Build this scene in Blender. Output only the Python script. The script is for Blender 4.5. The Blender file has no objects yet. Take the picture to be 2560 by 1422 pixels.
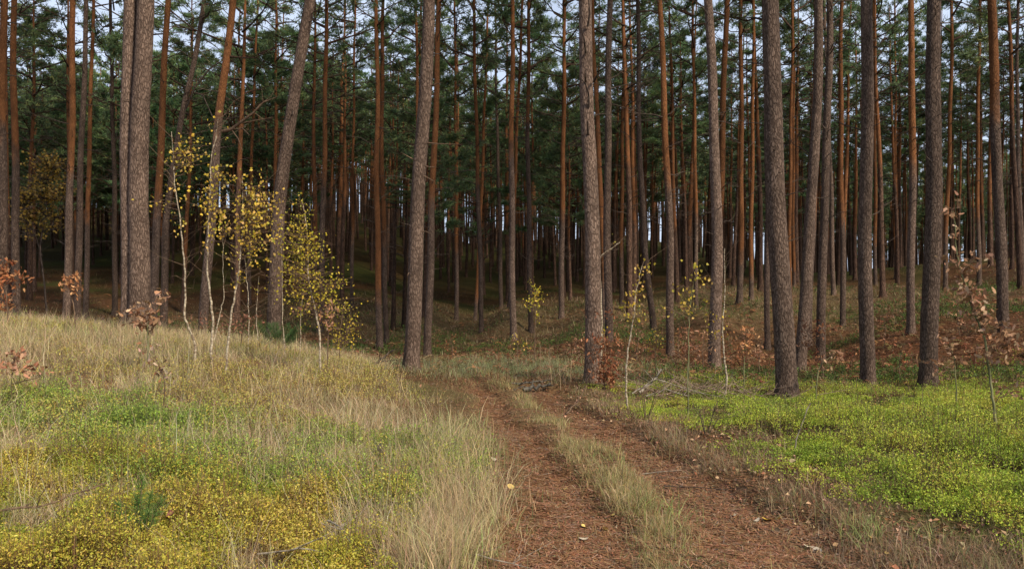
import bpy, math, random
import numpy as np
from mathutils import Vector

# ------------------------------------------------------------------ camera, sky, sun, exposure
SC = bpy.context.scene
COL = SC.collection
FPX = 1991.0            # focal length in pixels of the 2560 px wide photograph
HZ = 720.0              # row of the horizon
EYE = 1.6

cam_d = bpy.data.cameras.new("camera")
cam = bpy.data.objects.new("camera", cam_d)
COL.objects.link(cam)
cam_d.sensor_width = 36.0
cam_d.lens = 36.0 * FPX / 2560.0
cam_d.clip_start = 0.05
cam_d.clip_end = 3000.0
cam.location = (0, 0, EYE)
cam.rotation_euler = (math.radians(90.0) + math.atan((HZ - 711.0) / FPX), 0, 0)
SC.camera = cam

SUN_EL = math.radians(40.0)
SUN_AZ = math.radians(136.0)      # clockwise from +Y: behind the camera, to the right
sun_dir = Vector((math.sin(SUN_AZ) * math.cos(SUN_EL), math.cos(SUN_AZ) * math.cos(SUN_EL), math.sin(SUN_EL)))

world = bpy.data.worlds.new("World")
SC.world = world
world.use_nodes = True
nt = world.node_tree
nt.nodes.clear()
w_out = nt.nodes.new("ShaderNodeOutputWorld")
w_bg = nt.nodes.new("ShaderNodeBackground")
w_sky = nt.nodes.new("ShaderNodeTexSky")
w_sky.sky_type = 'NISHITA'
w_sky.sun_disc = False
w_sky.sun_elevation = SUN_EL
w_sky.sun_rotation = SUN_AZ
w_tc = nt.nodes.new("ShaderNodeTexCoord")
w_mp = nt.nodes.new("ShaderNodeMapping")
w_mp.inputs['Scale'].default_value = (1.0, 1.0, 2.6)
w_no = nt.nodes.new("ShaderNodeTexNoise")
w_no.inputs['Scale'].default_value = 3.0
w_no.inputs['Detail'].default_value = 6.0
w_rp = nt.nodes.new("ShaderNodeValToRGB")
w_rp.color_ramp.elements[0].position = 0.25
w_rp.color_ramp.elements[0].color = (0.62, 0.62, 0.62, 1)
w_rp.color_ramp.elements[1].position = 0.72
w_rp.color_ramp.elements[1].color = (1, 1, 1, 1)
w_mix = nt.nodes.new("ShaderNodeMixRGB")
w_mix.inputs['Color2'].default_value = (9.2, 10.6, 13.2, 1)     # thin bright cloud
nt.links.new(w_tc.outputs['Generated'], w_mp.inputs['Vector'])
nt.links.new(w_mp.outputs['Vector'], w_no.inputs['Vector'])
nt.links.new(w_no.outputs['Fac'], w_rp.inputs['Fac'])
# broken bright cloud low over the wood, bluer sky overhead
w_sep = nt.nodes.new("ShaderNodeSeparateXYZ")
w_mr = nt.nodes.new("ShaderNodeMapRange")
w_mr.inputs['From Min'].default_value = 0.30
w_mr.inputs['From Max'].default_value = 0.75
w_mr.inputs['To Min'].default_value = 1.0
w_mr.inputs['To Max'].default_value = 0.22
w_mul = nt.nodes.new("ShaderNodeMath")
w_mul.operation = 'MULTIPLY'
nt.links.new(w_tc.outputs['Generated'], w_sep.inputs[0])
nt.links.new(w_sep.outputs['Z'], w_mr.inputs['Value'])
nt.links.new(w_mr.outputs[0], w_mul.inputs[0])
nt.links.new(w_rp.outputs['Color'], w_mul.inputs[1])
nt.links.new(w_mul.outputs[0], w_mix.inputs['Fac'])
nt.links.new(w_sky.outputs['Color'], w_mix.inputs['Color1'])
nt.links.new(w_mix.outputs['Color'], w_bg.inputs['Color'])
w_bg.inputs['Strength'].default_value = 0.088
nt.links.new(w_bg.outputs['Background'], w_out.inputs['Surface'])

sun_d = bpy.data.lights.new("sun", 'SUN')
sun_d.energy = 5.0
sun_d.angle = math.radians(9.0)
sun_d.color = (1.0, 0.89, 0.72)
sun = bpy.data.objects.new("sun", sun_d)
COL.objects.link(sun)
sun.rotation_euler = (-sun_dir).to_track_quat('-Z', 'Y').to_euler()

SC.view_settings.view_transform = 'Standard'
SC.view_settings.look = 'None'
SC.view_settings.exposure = 0.02
SC.view_settings.gamma = 1.0
SC.cycles.max_bounces = 6
SC.cycles.diffuse_bounces = 3
SC.cycles.transmission_bounces = 4
SC.cycles.use_denoising = True
SC.render.use_persistent_data = False

RNG = np.random.default_rng(7)
PI = math.pi

# ------------------------------------------------------------------ noise
def _hash(ix, iy, seed):
    n = (ix.astype(np.int64) * 374761393 + iy.astype(np.int64) * 668265263 + seed * 974634777) & 0x7fffffff
    n = ((n ^ (n >> 13)) * 1274126177) & 0x7fffffff
    n = n ^ (n >> 16)
    return (n & 0xffff) / 65535.0

def vnoise(x, y, seed=0):
    x = np.asarray(x, float); y = np.asarray(y, float)
    ix = np.floor(x); iy = np.floor(y)
    fx = x - ix; fy = y - iy
    fx = fx * fx * (3 - 2 * fx); fy = fy * fy * (3 - 2 * fy)
    a = _hash(ix, iy, seed); b = _hash(ix + 1, iy, seed)
    c = _hash(ix, iy + 1, seed); d = _hash(ix + 1, iy + 1, seed)
    return (a * (1 - fx) + b * fx) * (1 - fy) + (c * (1 - fx) + d * fx) * fy

def fbm(x, y, seed=0, octs=4):
    s = 0; a = 0.5; t = 0
    for k in range(octs):
        s = s + a * vnoise(np.asarray(x) * 2 ** k, np.asarray(y) * 2 ** k, seed + 17 * k)
        t += a; a *= 0.5
    return s / t

def sstep(a, b, x):
    t = np.clip((x - a) / (b - a), 0, 1)
    return t * t * (3 - 2 * t)

# ------------------------------------------------------------------ traced pines: stem points (u, v) base to top in photo pixels,
# base width px, distance m, row where the bark turns orange (or None), base seen, crown base height, label
HERO = [
 ([(12,730),(12,400),(10,0)], 24, 21.0, 345, 0, 11, "pine with orange upper bark cut by the left edge of the photo"),
 ([(40,750),(42,400),(43,0)], 21, 23.0, 415, 0, 11, "straight pine turning orange above grey bark, second trunk from the left edge"),
 ([(165,785),(170,400),(178,0)], 20, 24.0, 440, 0, 11, "slim orange pine behind the small brown oak seedling on the left bank"),
 ([(196,770),(203,350),(209,0)], 18, 26.0, None, 0, 12, "dull grey pine touching the rear of an orange pine on the left"),
 ([(214,760),(216,350),(231,0)], 14, 31.0, 560, 0, 12, "slender orange pine half hidden behind a dull grey pine on the left"),
 ([(286,745),(284,350),(281,120)], 14, 33.0, None, 0, 7, "thin dark pine just left of the twin stemmed pine"),
 ([(381,755),(398,300),(417,0)], 22, 25.0, 520, 0, 11, "orange pine rising right of the twin stemmed pine"),
 ([(408,800),(412,560),(425,440),(453,290),(487,160),(512,0)], 19, 26.0, None, 0, 10, "dark crooked pine bending to the right between two orange pines"),
 ([(508,835),(535,480),(548,300),(562,180),(578,0)], 25, 19.5, 330, 0, 12, "pine orange above and grey below behind the white birch stems, with one long low limb"),
 ([(680,858),(702,480),(735,240),(783,0)], 37, 16.5, None, 1, 12, "thick brown pine leaning strongly to the right behind the yellow birches"),
 ([(622,770),(632,400),(640,150)], 10, 38.0, 500, 0, 8, "faint narrow pine between the white birches and the leaning pine"),
 ([(690,770),(690,400),(688,100)], 11, 37.0, 500, 0, 8, "narrow pine in the shade just left of the leaning pine"),
 ([(800,800),(808,400),(815,0)], 17, 30.0, 470, 0, 10, "reddish pine standing right of the leaning pine"),
 ([(880,790),(884,400),(886,80)], 10, 36.0, 600, 0, 9, "thin pine in the gap right of the yellow birches"),
 ([(950,870),(943,480),(945,300),(940,0)], 17, 27.0, 760, 1, 10, "orange pine left of the grey pine beside the track"),
 ([(967,868),(960,550),(955,300),(958,0)], 14, 28.0, 620, 1, 10, "slim pine crossing close to an orange pine left of the track"),
 ([(1026,930),(1046,480),(1057,300),(1073,0)], 42, 15.0, None, 1, 12, "tall grey brown pine with bare snags beside the bend of the track"),
 ([(1045,800),(1047,400),(1040,0)], 12, 30.0, 620, 0, 10, "orange pine almost hidden behind the grey pine at the bend of the track"),
 ([(1069,893),(1080,480),(1087,300),(1096,0)], 21, 24.0, 520, 1, 10, "bright orange pine right behind the grey pine at the bend of the track"),
 ([(1205,833),(1196,500),(1190,300),(1183,0)], 13, 31.0, 480, 1, 10, "reddish pine in the middle with a dark grey foot"),
 ([(1188,802),(1203,500),(1210,300),(1221,0)], 10, 36.0, 760, 1, 10, "thin orange pine crossing behind a reddish pine in the middle"),
 ([(1283,852),(1279,480),(1279,300),(1283,0)], 18, 27.5, 400, 1, 10, "straight pine rising above the brown bracken in the middle"),
 ([(1272,810),(1292,330),(1307,0)], 11, 35.0, 600, 0, 10, "thin pine peeping out behind the straight pine in the middle"),
 ([(1327,835),(1321,480),(1319,300),(1323,0)], 14, 30.0, 330, 1, 10, "slim pine beside the small yellow birch in the middle"),
 ([(1142,804),(1140,480),(1138,200)], 11, 36.0, 640, 1, 9, "thin rusty pine left of the middle, standing on the straw ridge"),
 ([(1253,770),(1250,560),(1245,400)], 11, 40.0, None, 1, 9, "blackish pine stem far behind the bracken"),
 ([(1403,797),(1406,480),(1409,300),(1412,0)], 15, 33.0, 560, 1, 10, "dark pine between the middle of the photo and the snagged pine"),
 ([(1485,962),(1477,430),(1470,200),(1464,0)], 43, 13.4, None, 1, 12, "stout brown pine with curved black snags and rusty beech leaves at its foot"),
 ([(1514,850),(1504,480),(1491,220),(1482,0)], 15, 27.0, 720, 0, 10, "bright orange pine wedged between two grey brown pines"),
 ([(1521,850),(1518,430),(1521,200),(1523,0)], 22, 22.5, None, 1, 12, "smooth brown pine standing right behind the snagged pine"),
 ([(1634,826),(1612,620),(1599,430),(1594,200),(1594,0)], 17, 28.0, None, 1, 11, "pine whose foot kicks out to the right"),
 ([(1676,897),(1674,620),(1665,400),(1650,0)], 21, 22.0, 480, 1, 11, "orange topped pine leaning left above the bracken"),
 ([(1553,765),(1555,400),(1558,100)], 12, 35.0, 640, 1, 9, "thin shaded pine behind the small birch right of the snagged pine"),
 ([(1741,782),(1738,500),(1735,200)], 11, 33.0, 560, 1, 9, "thin pine on the green ridge left of the paired grey and orange pines"),
 ([(1787,925),(1793,550),(1789,300),(1776,0)], 32, 18.5, None, 1, 12, "purple grey pine pressed against an orange pine"),
 ([(1775,905),(1800,500),(1806,250),(1813,0)], 20, 22.5, 620, 1, 11, "bright orange pine emerging behind a purple grey pine"),
 ([(1850,757),(1856,430),(1858,200),(1855,0)], 16, 30.5, 660, 1, 10, "rusty pine with many crooked twigs right of the paired pines"),
 ([(1877,750),(1880,430),(1881,100)], 12, 31.5, 700, 1, 10, "slim orange pine close beside a rusty twiggy pine"),
 ([(1918,870),(1916,600),(1914,420)], 15, 24.5, None, 1, 10, "thin grey pine partly hidden by the thickest pine on the right"),
 ([(1966,996),(1950,620),(1938,330),(1927,120),(1924,0)], 56, 12.6, None, 1, 12, "thickest pine with flaky grey bark, its foot in the green bilberry"),
 ([(1974,770),(1974,400),(1979,0)], 11, 32.0, 760, 0, 10, "narrow orange pine right behind the thickest pine"),
 ([(1985,740),(1984,400),(1983,60)], 9, 38.0, 700, 0, 10, "very thin orange pine right of the thickest pine"),
 ([(2018,850),(2030,430),(2036,200),(2041,0)], 22, 24.0, 560, 0, 11, "orange pine half covered by a leaning grey pine on the right"),
 ([(1999,935),(2020,650),(2042,430),(2052,200),(2056,0)], 31, 18.0, None, 1, 12, "smooth grey pine leaning to the right with its foot in brown leaves"),
 ([(2052,922),(2053,620),(2062,430)], 24, 20.5, None, 1, 11, "grey pine close behind the leaning grey pine"),
 ([(2108,826),(2107,430),(2111,0)], 15, 27.0, 560, 1, 10, "slender orange pine between the leaning grey pine and a straight grey pine"),
 ([(2083,742),(2078,560),(2070,350)], 12, 34.0, None, 1, 9, "dark pine tilting left under the canopy on the right"),
 ([(2167,964),(2163,500),(2163,200),(2161,0)], 38, 15.4, None, 1, 12, "straight grey pine standing upright in bilberry, second from the right of the near ones"),
 ([(2188,724),(2184,350),(2184,0)], 10, 38.0, 620, 1, 10, "thin red pine behind the straight grey pine"),
 ([(2276,833),(2275,480),(2274,200),(2271,0)], 21, 21.5, 440, 1, 11, "pine with orange top and dark foot left of the dark barked pine"),
 ([(2240,700),(2237,400),(2236,100)], 9, 44.0, 640, 1, 10, "thin pine on the crest left of the dark barked pine"),
 ([(2321,968),(2328,500),(2332,250),(2337,0)], 45, 14.3, None, 1, 12, "dark barked pine with a deeply furrowed foot, rightmost of the near ones"),
 ([(2362,735),(2372,400),(2376,0)], 12, 34.0, 600, 1, 10, "reddish pine just right of the dark barked pine"),
 ([(2448,722),(2449,400),(2451,0)], 12, 36.0, 560, 1, 10, "slender reddish pine behind the tall oak sapling"),
 ([(2508,832),(2503,430),(2496,200),(2490,0)], 28, 18.5, 300, 1, 11, "orange topped pine near the right edge behind the oak sapling"),
 ([(2556,706),(2553,400),(2550,0)], 12, 33.0, None, 1, 10, "dark pine at the right edge of the photo"),
]

def px(u, v, Y):
    return ((u - 1280.0) / FPX * Y, Y, EYE + (HZ - v) / FPX * Y)

# ------------------------------------------------------------------ terrain
CTRL = []
def cu(u, rows):
    for Y, z in rows:
        CTRL.append(((u - 1280.0) / FPX * Y, Y, z))
cu(-700, [(6,.2),(10,.8),(14,1.1),(22,.9),(40,2.0),(70,6.5),(100,10),(140,9)])
cu(0,    [(4.5,.02),(6,.18),(8,.45),(10,.70),(12,.90),(14,.98),(17,.9),(23,.6),(30,.6),(40,1.6),(60,5.0),(90,10.2),(120,9)])
cu(300,  [(4.5,.02),(6,.16),(8,.38),(10,.62),(12,.78),(14,.80),(18,.45),(24,.1),(32,.3),(45,2.2),(65,6.0),(90,10.5),(120,9)])
cu(550,  [(4.5,.0),(6,.12),(8,.32),(10,.56),(12,.60),(14,.52),(18,.2),(24,-.3),(32,.1),(45,2.2),(65,6.3),(88,10.6),(120,9)])
cu(850,  [(4.5,.0),(6,.05),(8,.12),(10,.28),(12,.36),(14,.28),(18,.0),(26,-.4),(36,.7),(50,2.6),(65,5.8),(90,10.3),(120,9)])
cu(1050, [(4.5,.0),(6,.0),(8,.05),(10,.10),(12,.12),(16,-.05),(22,-.4),(28,-.2),(36,.75),(43,.9),(55,2.4),(80,7),(100,10),(130,8.5)])
cu(1280, [(4.5,.0),(6,.0),(8,.0),(10,0),(13,0),(16,-.05),(20,-.2),(26,-.15),(31,.4),(36,.95),(42,.9),(55,2.0),(80,6.4),(100,9.4),(130,8)])
cu(1500, [(4.5,.0),(8,.0),(13,-.02),(18,-.15),(24,.0),(30,.7),(34,.98),(42,1.0),(60,2.6),(85,6.6),(105,9.0),(130,7.6)])
cu(1750, [(5,.0),(8,.05),(12,-.05),(17,-.1),(22,.1),(28,.9),(34,1.25),(45,1.8),(65,3.6),(95,6.5),(120,6)])
cu(2000, [(5,.02),(8,.08),(12,-.1),(16,-.25),(20,-.2),(27,.6),(36,1.55),(48,2.0),(70,2.6),(100,2.8),(130,2)])
cu(2250, [(5,.05),(8,.08),(12,-.05),(15,-.15),(19,.05),(25,.8),(36,1.9),(46,2.7),(60,2.7),(90,1.6),(130,.8)])
cu(2500, [(5,.05),(8,.05),(12,0),(16,.15),(20,.7),(28,1.4),(36,2.2),(46,3.25),(60,3.1),(90,1.8),(130,.8)])
cu(3300, [(5,.05),(9,.1),(14,.3),(22,1.1),(34,2.4),(50,3.8),(80,3),(130,1.5)])
CTRL += [(x, y, 0.0) for x in (-8, -3, 0, 3, 8) for y in (-6, 1)] + [(x, 3.0, 0.0) for x in (-3, -1, 1, 3)]
CTRL += [(x, y, z) for x, y, z in [(-40,-30,.5),(40,-30,.5),(0,-30,.2),(-90,30,5),(90,30,4),(-120,200,5),(0,200,4),(120,200,-1),(-500,500,0),(0,500,0),(500,500,-2),(-500,0,0),(500,0,0),(0,-500,0),(-600,-600,0),(600,-600,0),(0,900,0)]]
for pts, w, Y, ov, seen, hc, lab in HERO:
    if seen:
        X, _, Z = px(pts[0][0], pts[0][1], Y)
        CTRL.append((X, Y, Z))
CT = np.array(CTRL)
def warp(X, Y):
    return np.arcsinh(np.asarray(X, float) / 6.0), np.arcsinh(np.asarray(Y, float) / 6.0)
def tps_fit(P, z, lam):
    n = len(P)
    d2 = ((P[:, None] - P[None]) ** 2).sum(-1)
    K = 0.5 * d2 * np.log(d2 + 1e-12)
    A = np.zeros((n + 3, n + 3))
    A[:n, :n] = K + lam * np.eye(n)
    A[:n, n] = 1; A[:n, n + 1:] = P; A[n, :n] = 1; A[n + 1:, :n] = P.T
    return np.linalg.solve(A, np.concatenate([z, [0, 0, 0]]))
Pc = np.stack(warp(CT[:, 0], CT[:, 1]), -1)
Wt = tps_fit(Pc, CT[:, 2], 0.0025)

# track: centres of the two ruts (y -> x)
RY = np.array([1.0, 3.0, 4.7, 5.5, 6.0, 7.4, 9.6, 11.4, 13.3, 15.0, 18.0, 22.0, 27.0])
RL = np.array([-.30, .10, .36, .44, .46, .26, -.12, -.29, -.60, -.95, -1.35, -2.2, -3.6])
RR = np.array([1.3, 1.5, 1.58, 1.55, 1.40, 1.24, .90, .62, .25, -.05, -.35, -1.2, -2.6])
def rut_masks(X, Y):
    nz = (fbm(X * 1.3, Y * 1.3, 5, 3) - .5) * .55 + (fbm(X * 6, Y * 6, 9, 2) - .5) * .32
    wl = np.interp(Y, [3, 5, 7, 9, 13, 16, 24], [.42, .40, .32, .27, .24, .2, .1])
    wr = np.interp(Y, [3, 5, 7, 9, 13, 16, 24], [.38, .36, .32, .30, .27, .2, .1])
    dl = np.abs(X - np.interp(Y, RY, RL)) + nz
    dr = np.abs(X - np.interp(Y, RY, RR)) + nz
    fade = 1 - sstep(14.0, 20.0, Y)
    ml = (1 - sstep(wl * .6, wl * 1.35, dl)) * fade
    mr = (1 - sstep(wr * .6, wr * 1.35, dr)) * fade
    return ml, mr
def edge_right(Y):      # where bilberry takes over right of the track
    return np.interp(Y, [3.5, 4.6, 5.2, 5.8, 7.1, 8.4, 9.7, 12.5, 14.5, 17], [3.6, 3.15, 2.85, 2.5, 2.55, 2.25, 1.7, 1.35, 2.2, 3.5])
def blob(X, Y, x, y, rx, ry):
    return np.exp(-(((X - x) / rx) ** 2 + ((Y - y) / ry) ** 2))

def m_yellow(X, Y):     # autumn-yellow bilberry, left foreground
    n = fbm(X * .9, Y * .9, 31, 3)
    lim = 6.15 + .5 * (n - .5) - .35 * sstep(-1.6, -.7, X)
    rx = -.62 - .25 * (fbm(Y * 1.5, X * 0 + 3, 8, 2) - .5)
    a = (1 - sstep(lim - .25, lim + .35, Y)) * (1 - sstep(rx - .25, rx + .05, X))
    return a * (.03 + .97 * sstep(.36, .54, fbm(X * 2.7, Y * 2.7, 77, 4))) * (.3 + .7 * sstep(4.25, 4.6, Y))
def m_lgreen(X, Y):     # fresh green patches on the bank
    a = blob(X, Y, -3.4, 7.25, 1.1, .45) + 1.2 * blob(X, Y, -1.55, 6.85, 1.0, .65) + 1.1 * blob(X, Y, -.85, 6.3, .45, .55) + .8 * blob(X, Y, -4.7, 7.0, .5, .25) + blob(X, Y, -2.3, 5.7, .5, .2) * .7 + blob(X, Y, -4.6, 8.2, .7, .3) * .7
    return np.clip(a, 0, 1.1) * (.08 + .92 * sstep(.38, .58, fbm(X * 2.2, Y * 2.6, 41, 4)))
def m_lyel2(X, Y):      # thin yellow patches among the straw higher on the bank
    a = 1.1 * blob(X, Y, -1.25, 11.2, 1.0, 1.2) + blob(X, Y, -4.2, 9.6, 1.6, .6) + .9 * blob(X, Y, -2.2, 7.7, 1.3, .35) + .8 * sstep(.5, .6, fbm(X * .9, Y * 1.1, 45, 3)) + blob(X, Y, -3.6, 9.0, .9, .3) + blob(X, Y, -2.0, 8.1, .8, .3) + blob(X, Y, -5.0, 7.0, 1.0, .3) + blob(X, Y, -2.8, 10.2, 1.2, .3)
    return np.clip(a - .45 * (1 - fbm(X * 2, Y * 2, 43, 3)), 0, 1)
def m_rgreen(X, Y):     # green bilberry right of the track
    e = edge_right(Y) + .9 * (fbm(X * 1.4, Y * 1.4, 51, 3) - .5)
    a = sstep(e - .5, e + .5, X) * (1 - sstep(12.8, 16.0, Y + 1.5 * (fbm(X * .5, Y * .5, 53, 2) - .5)))
    return a * sstep(.42, .56, fbm(X * 1.2, Y * 1.5, 55, 4) + .12 * (1 - sstep(6.0, 9.0, Y)))
def m_farmoss(X, Y):    # green patches deeper in the wood
    return sstep(.52, .66, fbm(X * .22 + 3, Y * .3, 61, 4)) * sstep(12, 17, Y)
def m_bracken(X, Y):
    a = sstep(.42, .55, fbm(X * .16 + 9, Y * .22, 63, 4)) * sstep(15, 18, Y) * (1 - sstep(33, 45, Y))
    b = blob(X, Y, -.5, 21.5, 8, 4.0) + blob(X, Y, 7, 19, 4, 3) + blob(X, Y, 3, 17.5, 3, 2)
    return np.clip(a * .6 + b * .9, 0, 1)
def m_ridge(X, Y):      # straw on the ridge in the middle distance
    return blob(X, Y, 0, 34, 14, 6) + blob(X, Y, 9, 32, 9, 6) * .8
def m_bank(X, Y):       # straw bank on the left
    rx = np.interp(Y, [3, 5, 6.5, 8, 10, 13, 16], [-.55, -.5, -.6, -.85, -1.2, -1.95, -2.9])
    n = (fbm(X * .8, Y * .8, 71, 3) - .5)
    return (1 - sstep(rx - .75, rx + .3, X + n * .9)) * (1 - sstep(15.5, 19, Y)) * sstep(2, 4, Y)

def rawz(X, Y):
    wx, wy = warp(X, Y)
    z = np.full(X.shape, 0.0)
    P = np.stack([wx.ravel(), wy.ravel()], -1)
    o = np.empty(len(P))
    for i in range(0, len(P), 20000):
        d2 = ((P[i:i + 20000, None] - Pc[None]) ** 2).sum(-1)
        o[i:i + 20000] = (0.5 * d2 * np.log(d2 + 1e-12)) @ Wt[:-3] + Wt[-3] + P[i:i + 20000] @ Wt[-2:]
    z = o.reshape(X.shape)
    far = sstep(3, 25, Y)
    z = z + (fbm(X * .35, Y * .35, 1, 3) - .5) * (.05 + .22 * far) + (fbm(X * 2.2, Y * 2.2, 2, 3) - .5) * .05 + (fbm(X * 9, Y * 9, 3, 2) - .5) * .015
    ml, mr = rut_masks(X, Y)
    z = z - .075 * np.maximum(ml, mr)
    z = z + .05 * m_rgreen(X, Y) * (1 - sstep(8, 10.5, Y)) - .04 * sstep(9, 11, Y) * sstep(1, 2, X) * (1 - sstep(15, 18, Y)) + .04 * m_yellow(X, Y) + .05 * (fbm(X * 1.1, Y * 1.1, 4, 3) - .5) * sstep(.3, 1.2, X - edge_right(Y))
    return z

def axis(dense0, dense1, step, lo, hi, g=1.075):
    a = list(np.arange(dense0, dense1 + 1e-6, step))
    s = step; x = dense1
    up = []
    while x < hi:
        s *= g; x += s; up.append(x)
    s = step; x = dense0; dn = []
    while x > lo:
        s *= g; x -= s; dn.append(x)
    return np.array(dn[::-1] + a + up)
GX = axis(-7.5, 7.5, .06, -900, 900, 1.06)
GY = axis(3.2, 15.5, .06, -500, 1400, 1.055)
XX, YY = np.meshgrid(GX, GY)
ZZ = rawz(XX, YY)
def H(X, Y):
    X = np.asarray(X, float); Y = np.asarray(Y, float)
    i = np.clip(np.searchsorted(GX, X) - 1, 0, len(GX) - 2)
    j = np.clip(np.searchsorted(GY, Y) - 1, 0, len(GY) - 2)
    fx = (X - GX[i]) / (GX[i + 1] - GX[i]); fy = (Y - GY[j]) / (GY[j + 1] - GY[j])
    return (ZZ[j, i] * (1 - fx) + ZZ[j, i + 1] * fx) * (1 - fy) + (ZZ[j + 1, i] * (1 - fx) + ZZ[j + 1, i + 1] * fx) * fy
def h1(x, y): return float(H(x, y))

# ------------------------------------------------------------------ mesh tools
class MB:
    def __init__(s): s.v = []; s.f3 = []; s.f4 = []; s.c = []; s.n = 0; s.m3 = []; s.m4 = []; s.hascol = False
    def add(s, v, f, col=None, mat=0):
        v = np.asarray(v, np.float32).reshape(-1, 3); f = np.asarray(f, np.int64)
        s.v.append(v)
        if col is None: c = np.ones((len(v), 3), np.float32)
        else:
            s.hascol = True
            c = np.broadcast_to(np.asarray(col, np.float32), (len(v), 3)) if np.ndim(col) == 1 else np.asarray(col, np.float32)
        s.c.append(c)
        (s.f3 if f.shape[1] == 3 else s.f4).append(f + s.n)
        (s.m3 if f.shape[1] == 3 else s.m4).append(np.full(len(f), mat, np.int32))
        s.n += len(v)
    def mesh(s, name, mats, smooth=False):
        v = np.concatenate(s.v); c = np.concatenate(s.c)
        f3 = np.concatenate(s.f3) if s.f3 else np.zeros((0, 3), np.int64)
        f4 = np.concatenate(s.f4) if s.f4 else np.zeros((0, 4), np.int64)
        me = bpy.data.meshes.new(name)
        me.vertices.add(len(v)); me.vertices.foreach_set("co", v.ravel())
        me.loops.add(f3.size + f4.size)
        me.loops.foreach_set("vertex_index", np.concatenate([f3.ravel(), f4.ravel()]).astype(np.int32))
        me.polygons.add(len(f3) + len(f4))
        me.polygons.foreach_set("loop_start", np.concatenate([np.arange(len(f3)) * 3, f3.size + np.arange(len(f4)) * 4]).astype(np.int32))
        mi = np.concatenate([np.concatenate(s.m3) if s.m3 else np.zeros(0, np.int32), np.concatenate(s.m4) if s.m4 else np.zeros(0, np.int32)])
        me.polygons.foreach_set("material_index", mi.astype(np.int32))
        if smooth: me.polygons.foreach_set("use_smooth", np.ones(len(mi), bool))
        if s.hascol:
            a = me.color_attributes.new("Col", 'FLOAT_COLOR', 'POINT')
            a.data.foreach_set("color", np.concatenate([c, np.ones((len(c), 1), np.float32)], 1).astype(np.float32).ravel())
        me.update(calc_edges=True)
        for m in mats: me.materials.append(m)
        return me
    def build(s, name, mats, parent=None, smooth=False, loc=None):
        return link(name, s.mesh(name, mats, smooth), parent, loc)

def link(name, me, parent=None, loc=None):
    o = bpy.data.objects.new(name, me)
    COL.objects.link(o)
    if parent is not None: o.parent = parent
    if loc is not None: o.location = loc
    return o
def tag(o, label=None, cat=None, group=None, kind=None):
    if label: o["label"] = label
    if cat: o["category"] = cat
    if group: o["group"] = group
    if kind: o["kind"] = kind
    return o
def thing(name, loc, label, cat, group=None):
    return tag(link(name, None, None, loc), label, cat, group)

def tube(pts, rad, sides=6, cap=True):
    """A round limb along a polyline."""
    P = np.asarray(pts, float); n = len(P); rad = np.asarray(rad, float)
    T = np.gradient(P, axis=0); T /= np.linalg.norm(T, axis=1)[:, None] + 1e-9
    ref = np.array([0, 0, 1.0]) if abs(T[0, 2]) < .8 else np.array([1.0, 0, 0])
    A = np.cross(T, ref); A /= np.linalg.norm(A, axis=1)[:, None] + 1e-9
    B = np.cross(T, A)
    th = np.arange(sides) * 2 * PI / sides
    v = P[:, None] + rad[:, None, None] * (A[:, None] * np.cos(th)[None, :, None] + B[:, None] * np.sin(th)[None, :, None])
    i = np.arange(n - 1)[:, None] * sides; j = np.arange(sides)[None]; k = (j + 1) % sides
    f = np.stack([i + j, i + k, i + sides + k, i + sides + j], -1).reshape(-1, 4)
    return v.reshape(-1, 3), f

def blades(P, az, L, W, lean, bend, twist=None):
    """Grass blades: 2 segments and a tip; P (n,3)."""
    n = len(P)
    d = np.stack([np.cos(az), np.sin(az), np.zeros(n)], -1)
    tw = az + PI / 2 if twist is None else twist
    s = np.stack([np.cos(tw), np.sin(tw), np.zeros(n)], -1) * (W / 2)[:, None]
    up = np.array([0, 0, 1.0])
    def at(t):
        a = lean + bend * t
        return P + d * (L * t * np.sin(a))[:, None] + up * (L * t * np.cos(a))[:, None]
    p1 = at(np.full(n, .5)); p2 = at(np.ones(n))
    v = np.stack([P - s, P + s, p1 - s * .75, p1 + s * .75, p2], 1)
    b = np.arange(n)[:, None] * 5
    f4 = b + np.array([[0, 1, 3, 2]]); f3 = b + np.array([[2, 3, 4]])
    return v.reshape(-1, 3), f4, f3
def add_blades(mb, P, az, L, W, lean, bend, col, mat=0):
    v, f4, f3 = blades(P, az, L, W, lean, bend, RNG.uniform(0, 2 * PI, len(P)))
    c = np.repeat(col, 5, axis=0)
    mb.add(v, f4, c, mat)
    mb.f3.append(f3 + mb.n - len(v)); mb.m3.append(np.full(len(f3), mat, np.int32))

def rand_dirs(n, zlo=-1., zhi=1., rng=RNG):
    z = rng.uniform(zlo, zhi, n); a = rng.uniform(0, 2 * PI, n); r = np.sqrt(np.maximum(0, 1 - z * z))
    return np.stack([r * np.cos(a), r * np.sin(a), z], -1)

def leaves(P, S, col, mb, mat=0, zlo=.2, zhi=1., aspect=.62, fold=.18, rng=RNG):
    """Small leaves: a diamond folded along its midrib."""
    n = len(P)
    N = rand_dirs(n, zlo, zhi, rng)
    a = rand_dirs(n, -1, 1, rng)
    L = np.cross(N, a); L /= np.linalg.norm(L, axis=1)[:, None] + 1e-9
    Wd = np.cross(N, L)
    S = S[:, None]
    v = np.stack([P - L * S * .5, P + Wd * S * aspect * .5 + N * S * fold - L * S * .08, P + L * S * .5, P - Wd * S * aspect * .5 + N * S * fold - L * S * .08], 1)
    b = np.arange(n)[:, None] * 4
    f = np.concatenate([b + np.array([[0, 1, 2]]), b + np.array([[0, 2, 3]])])
    mb.add(v.reshape(-1, 3), f, np.repeat(col, 4, axis=0), mat)

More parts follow.
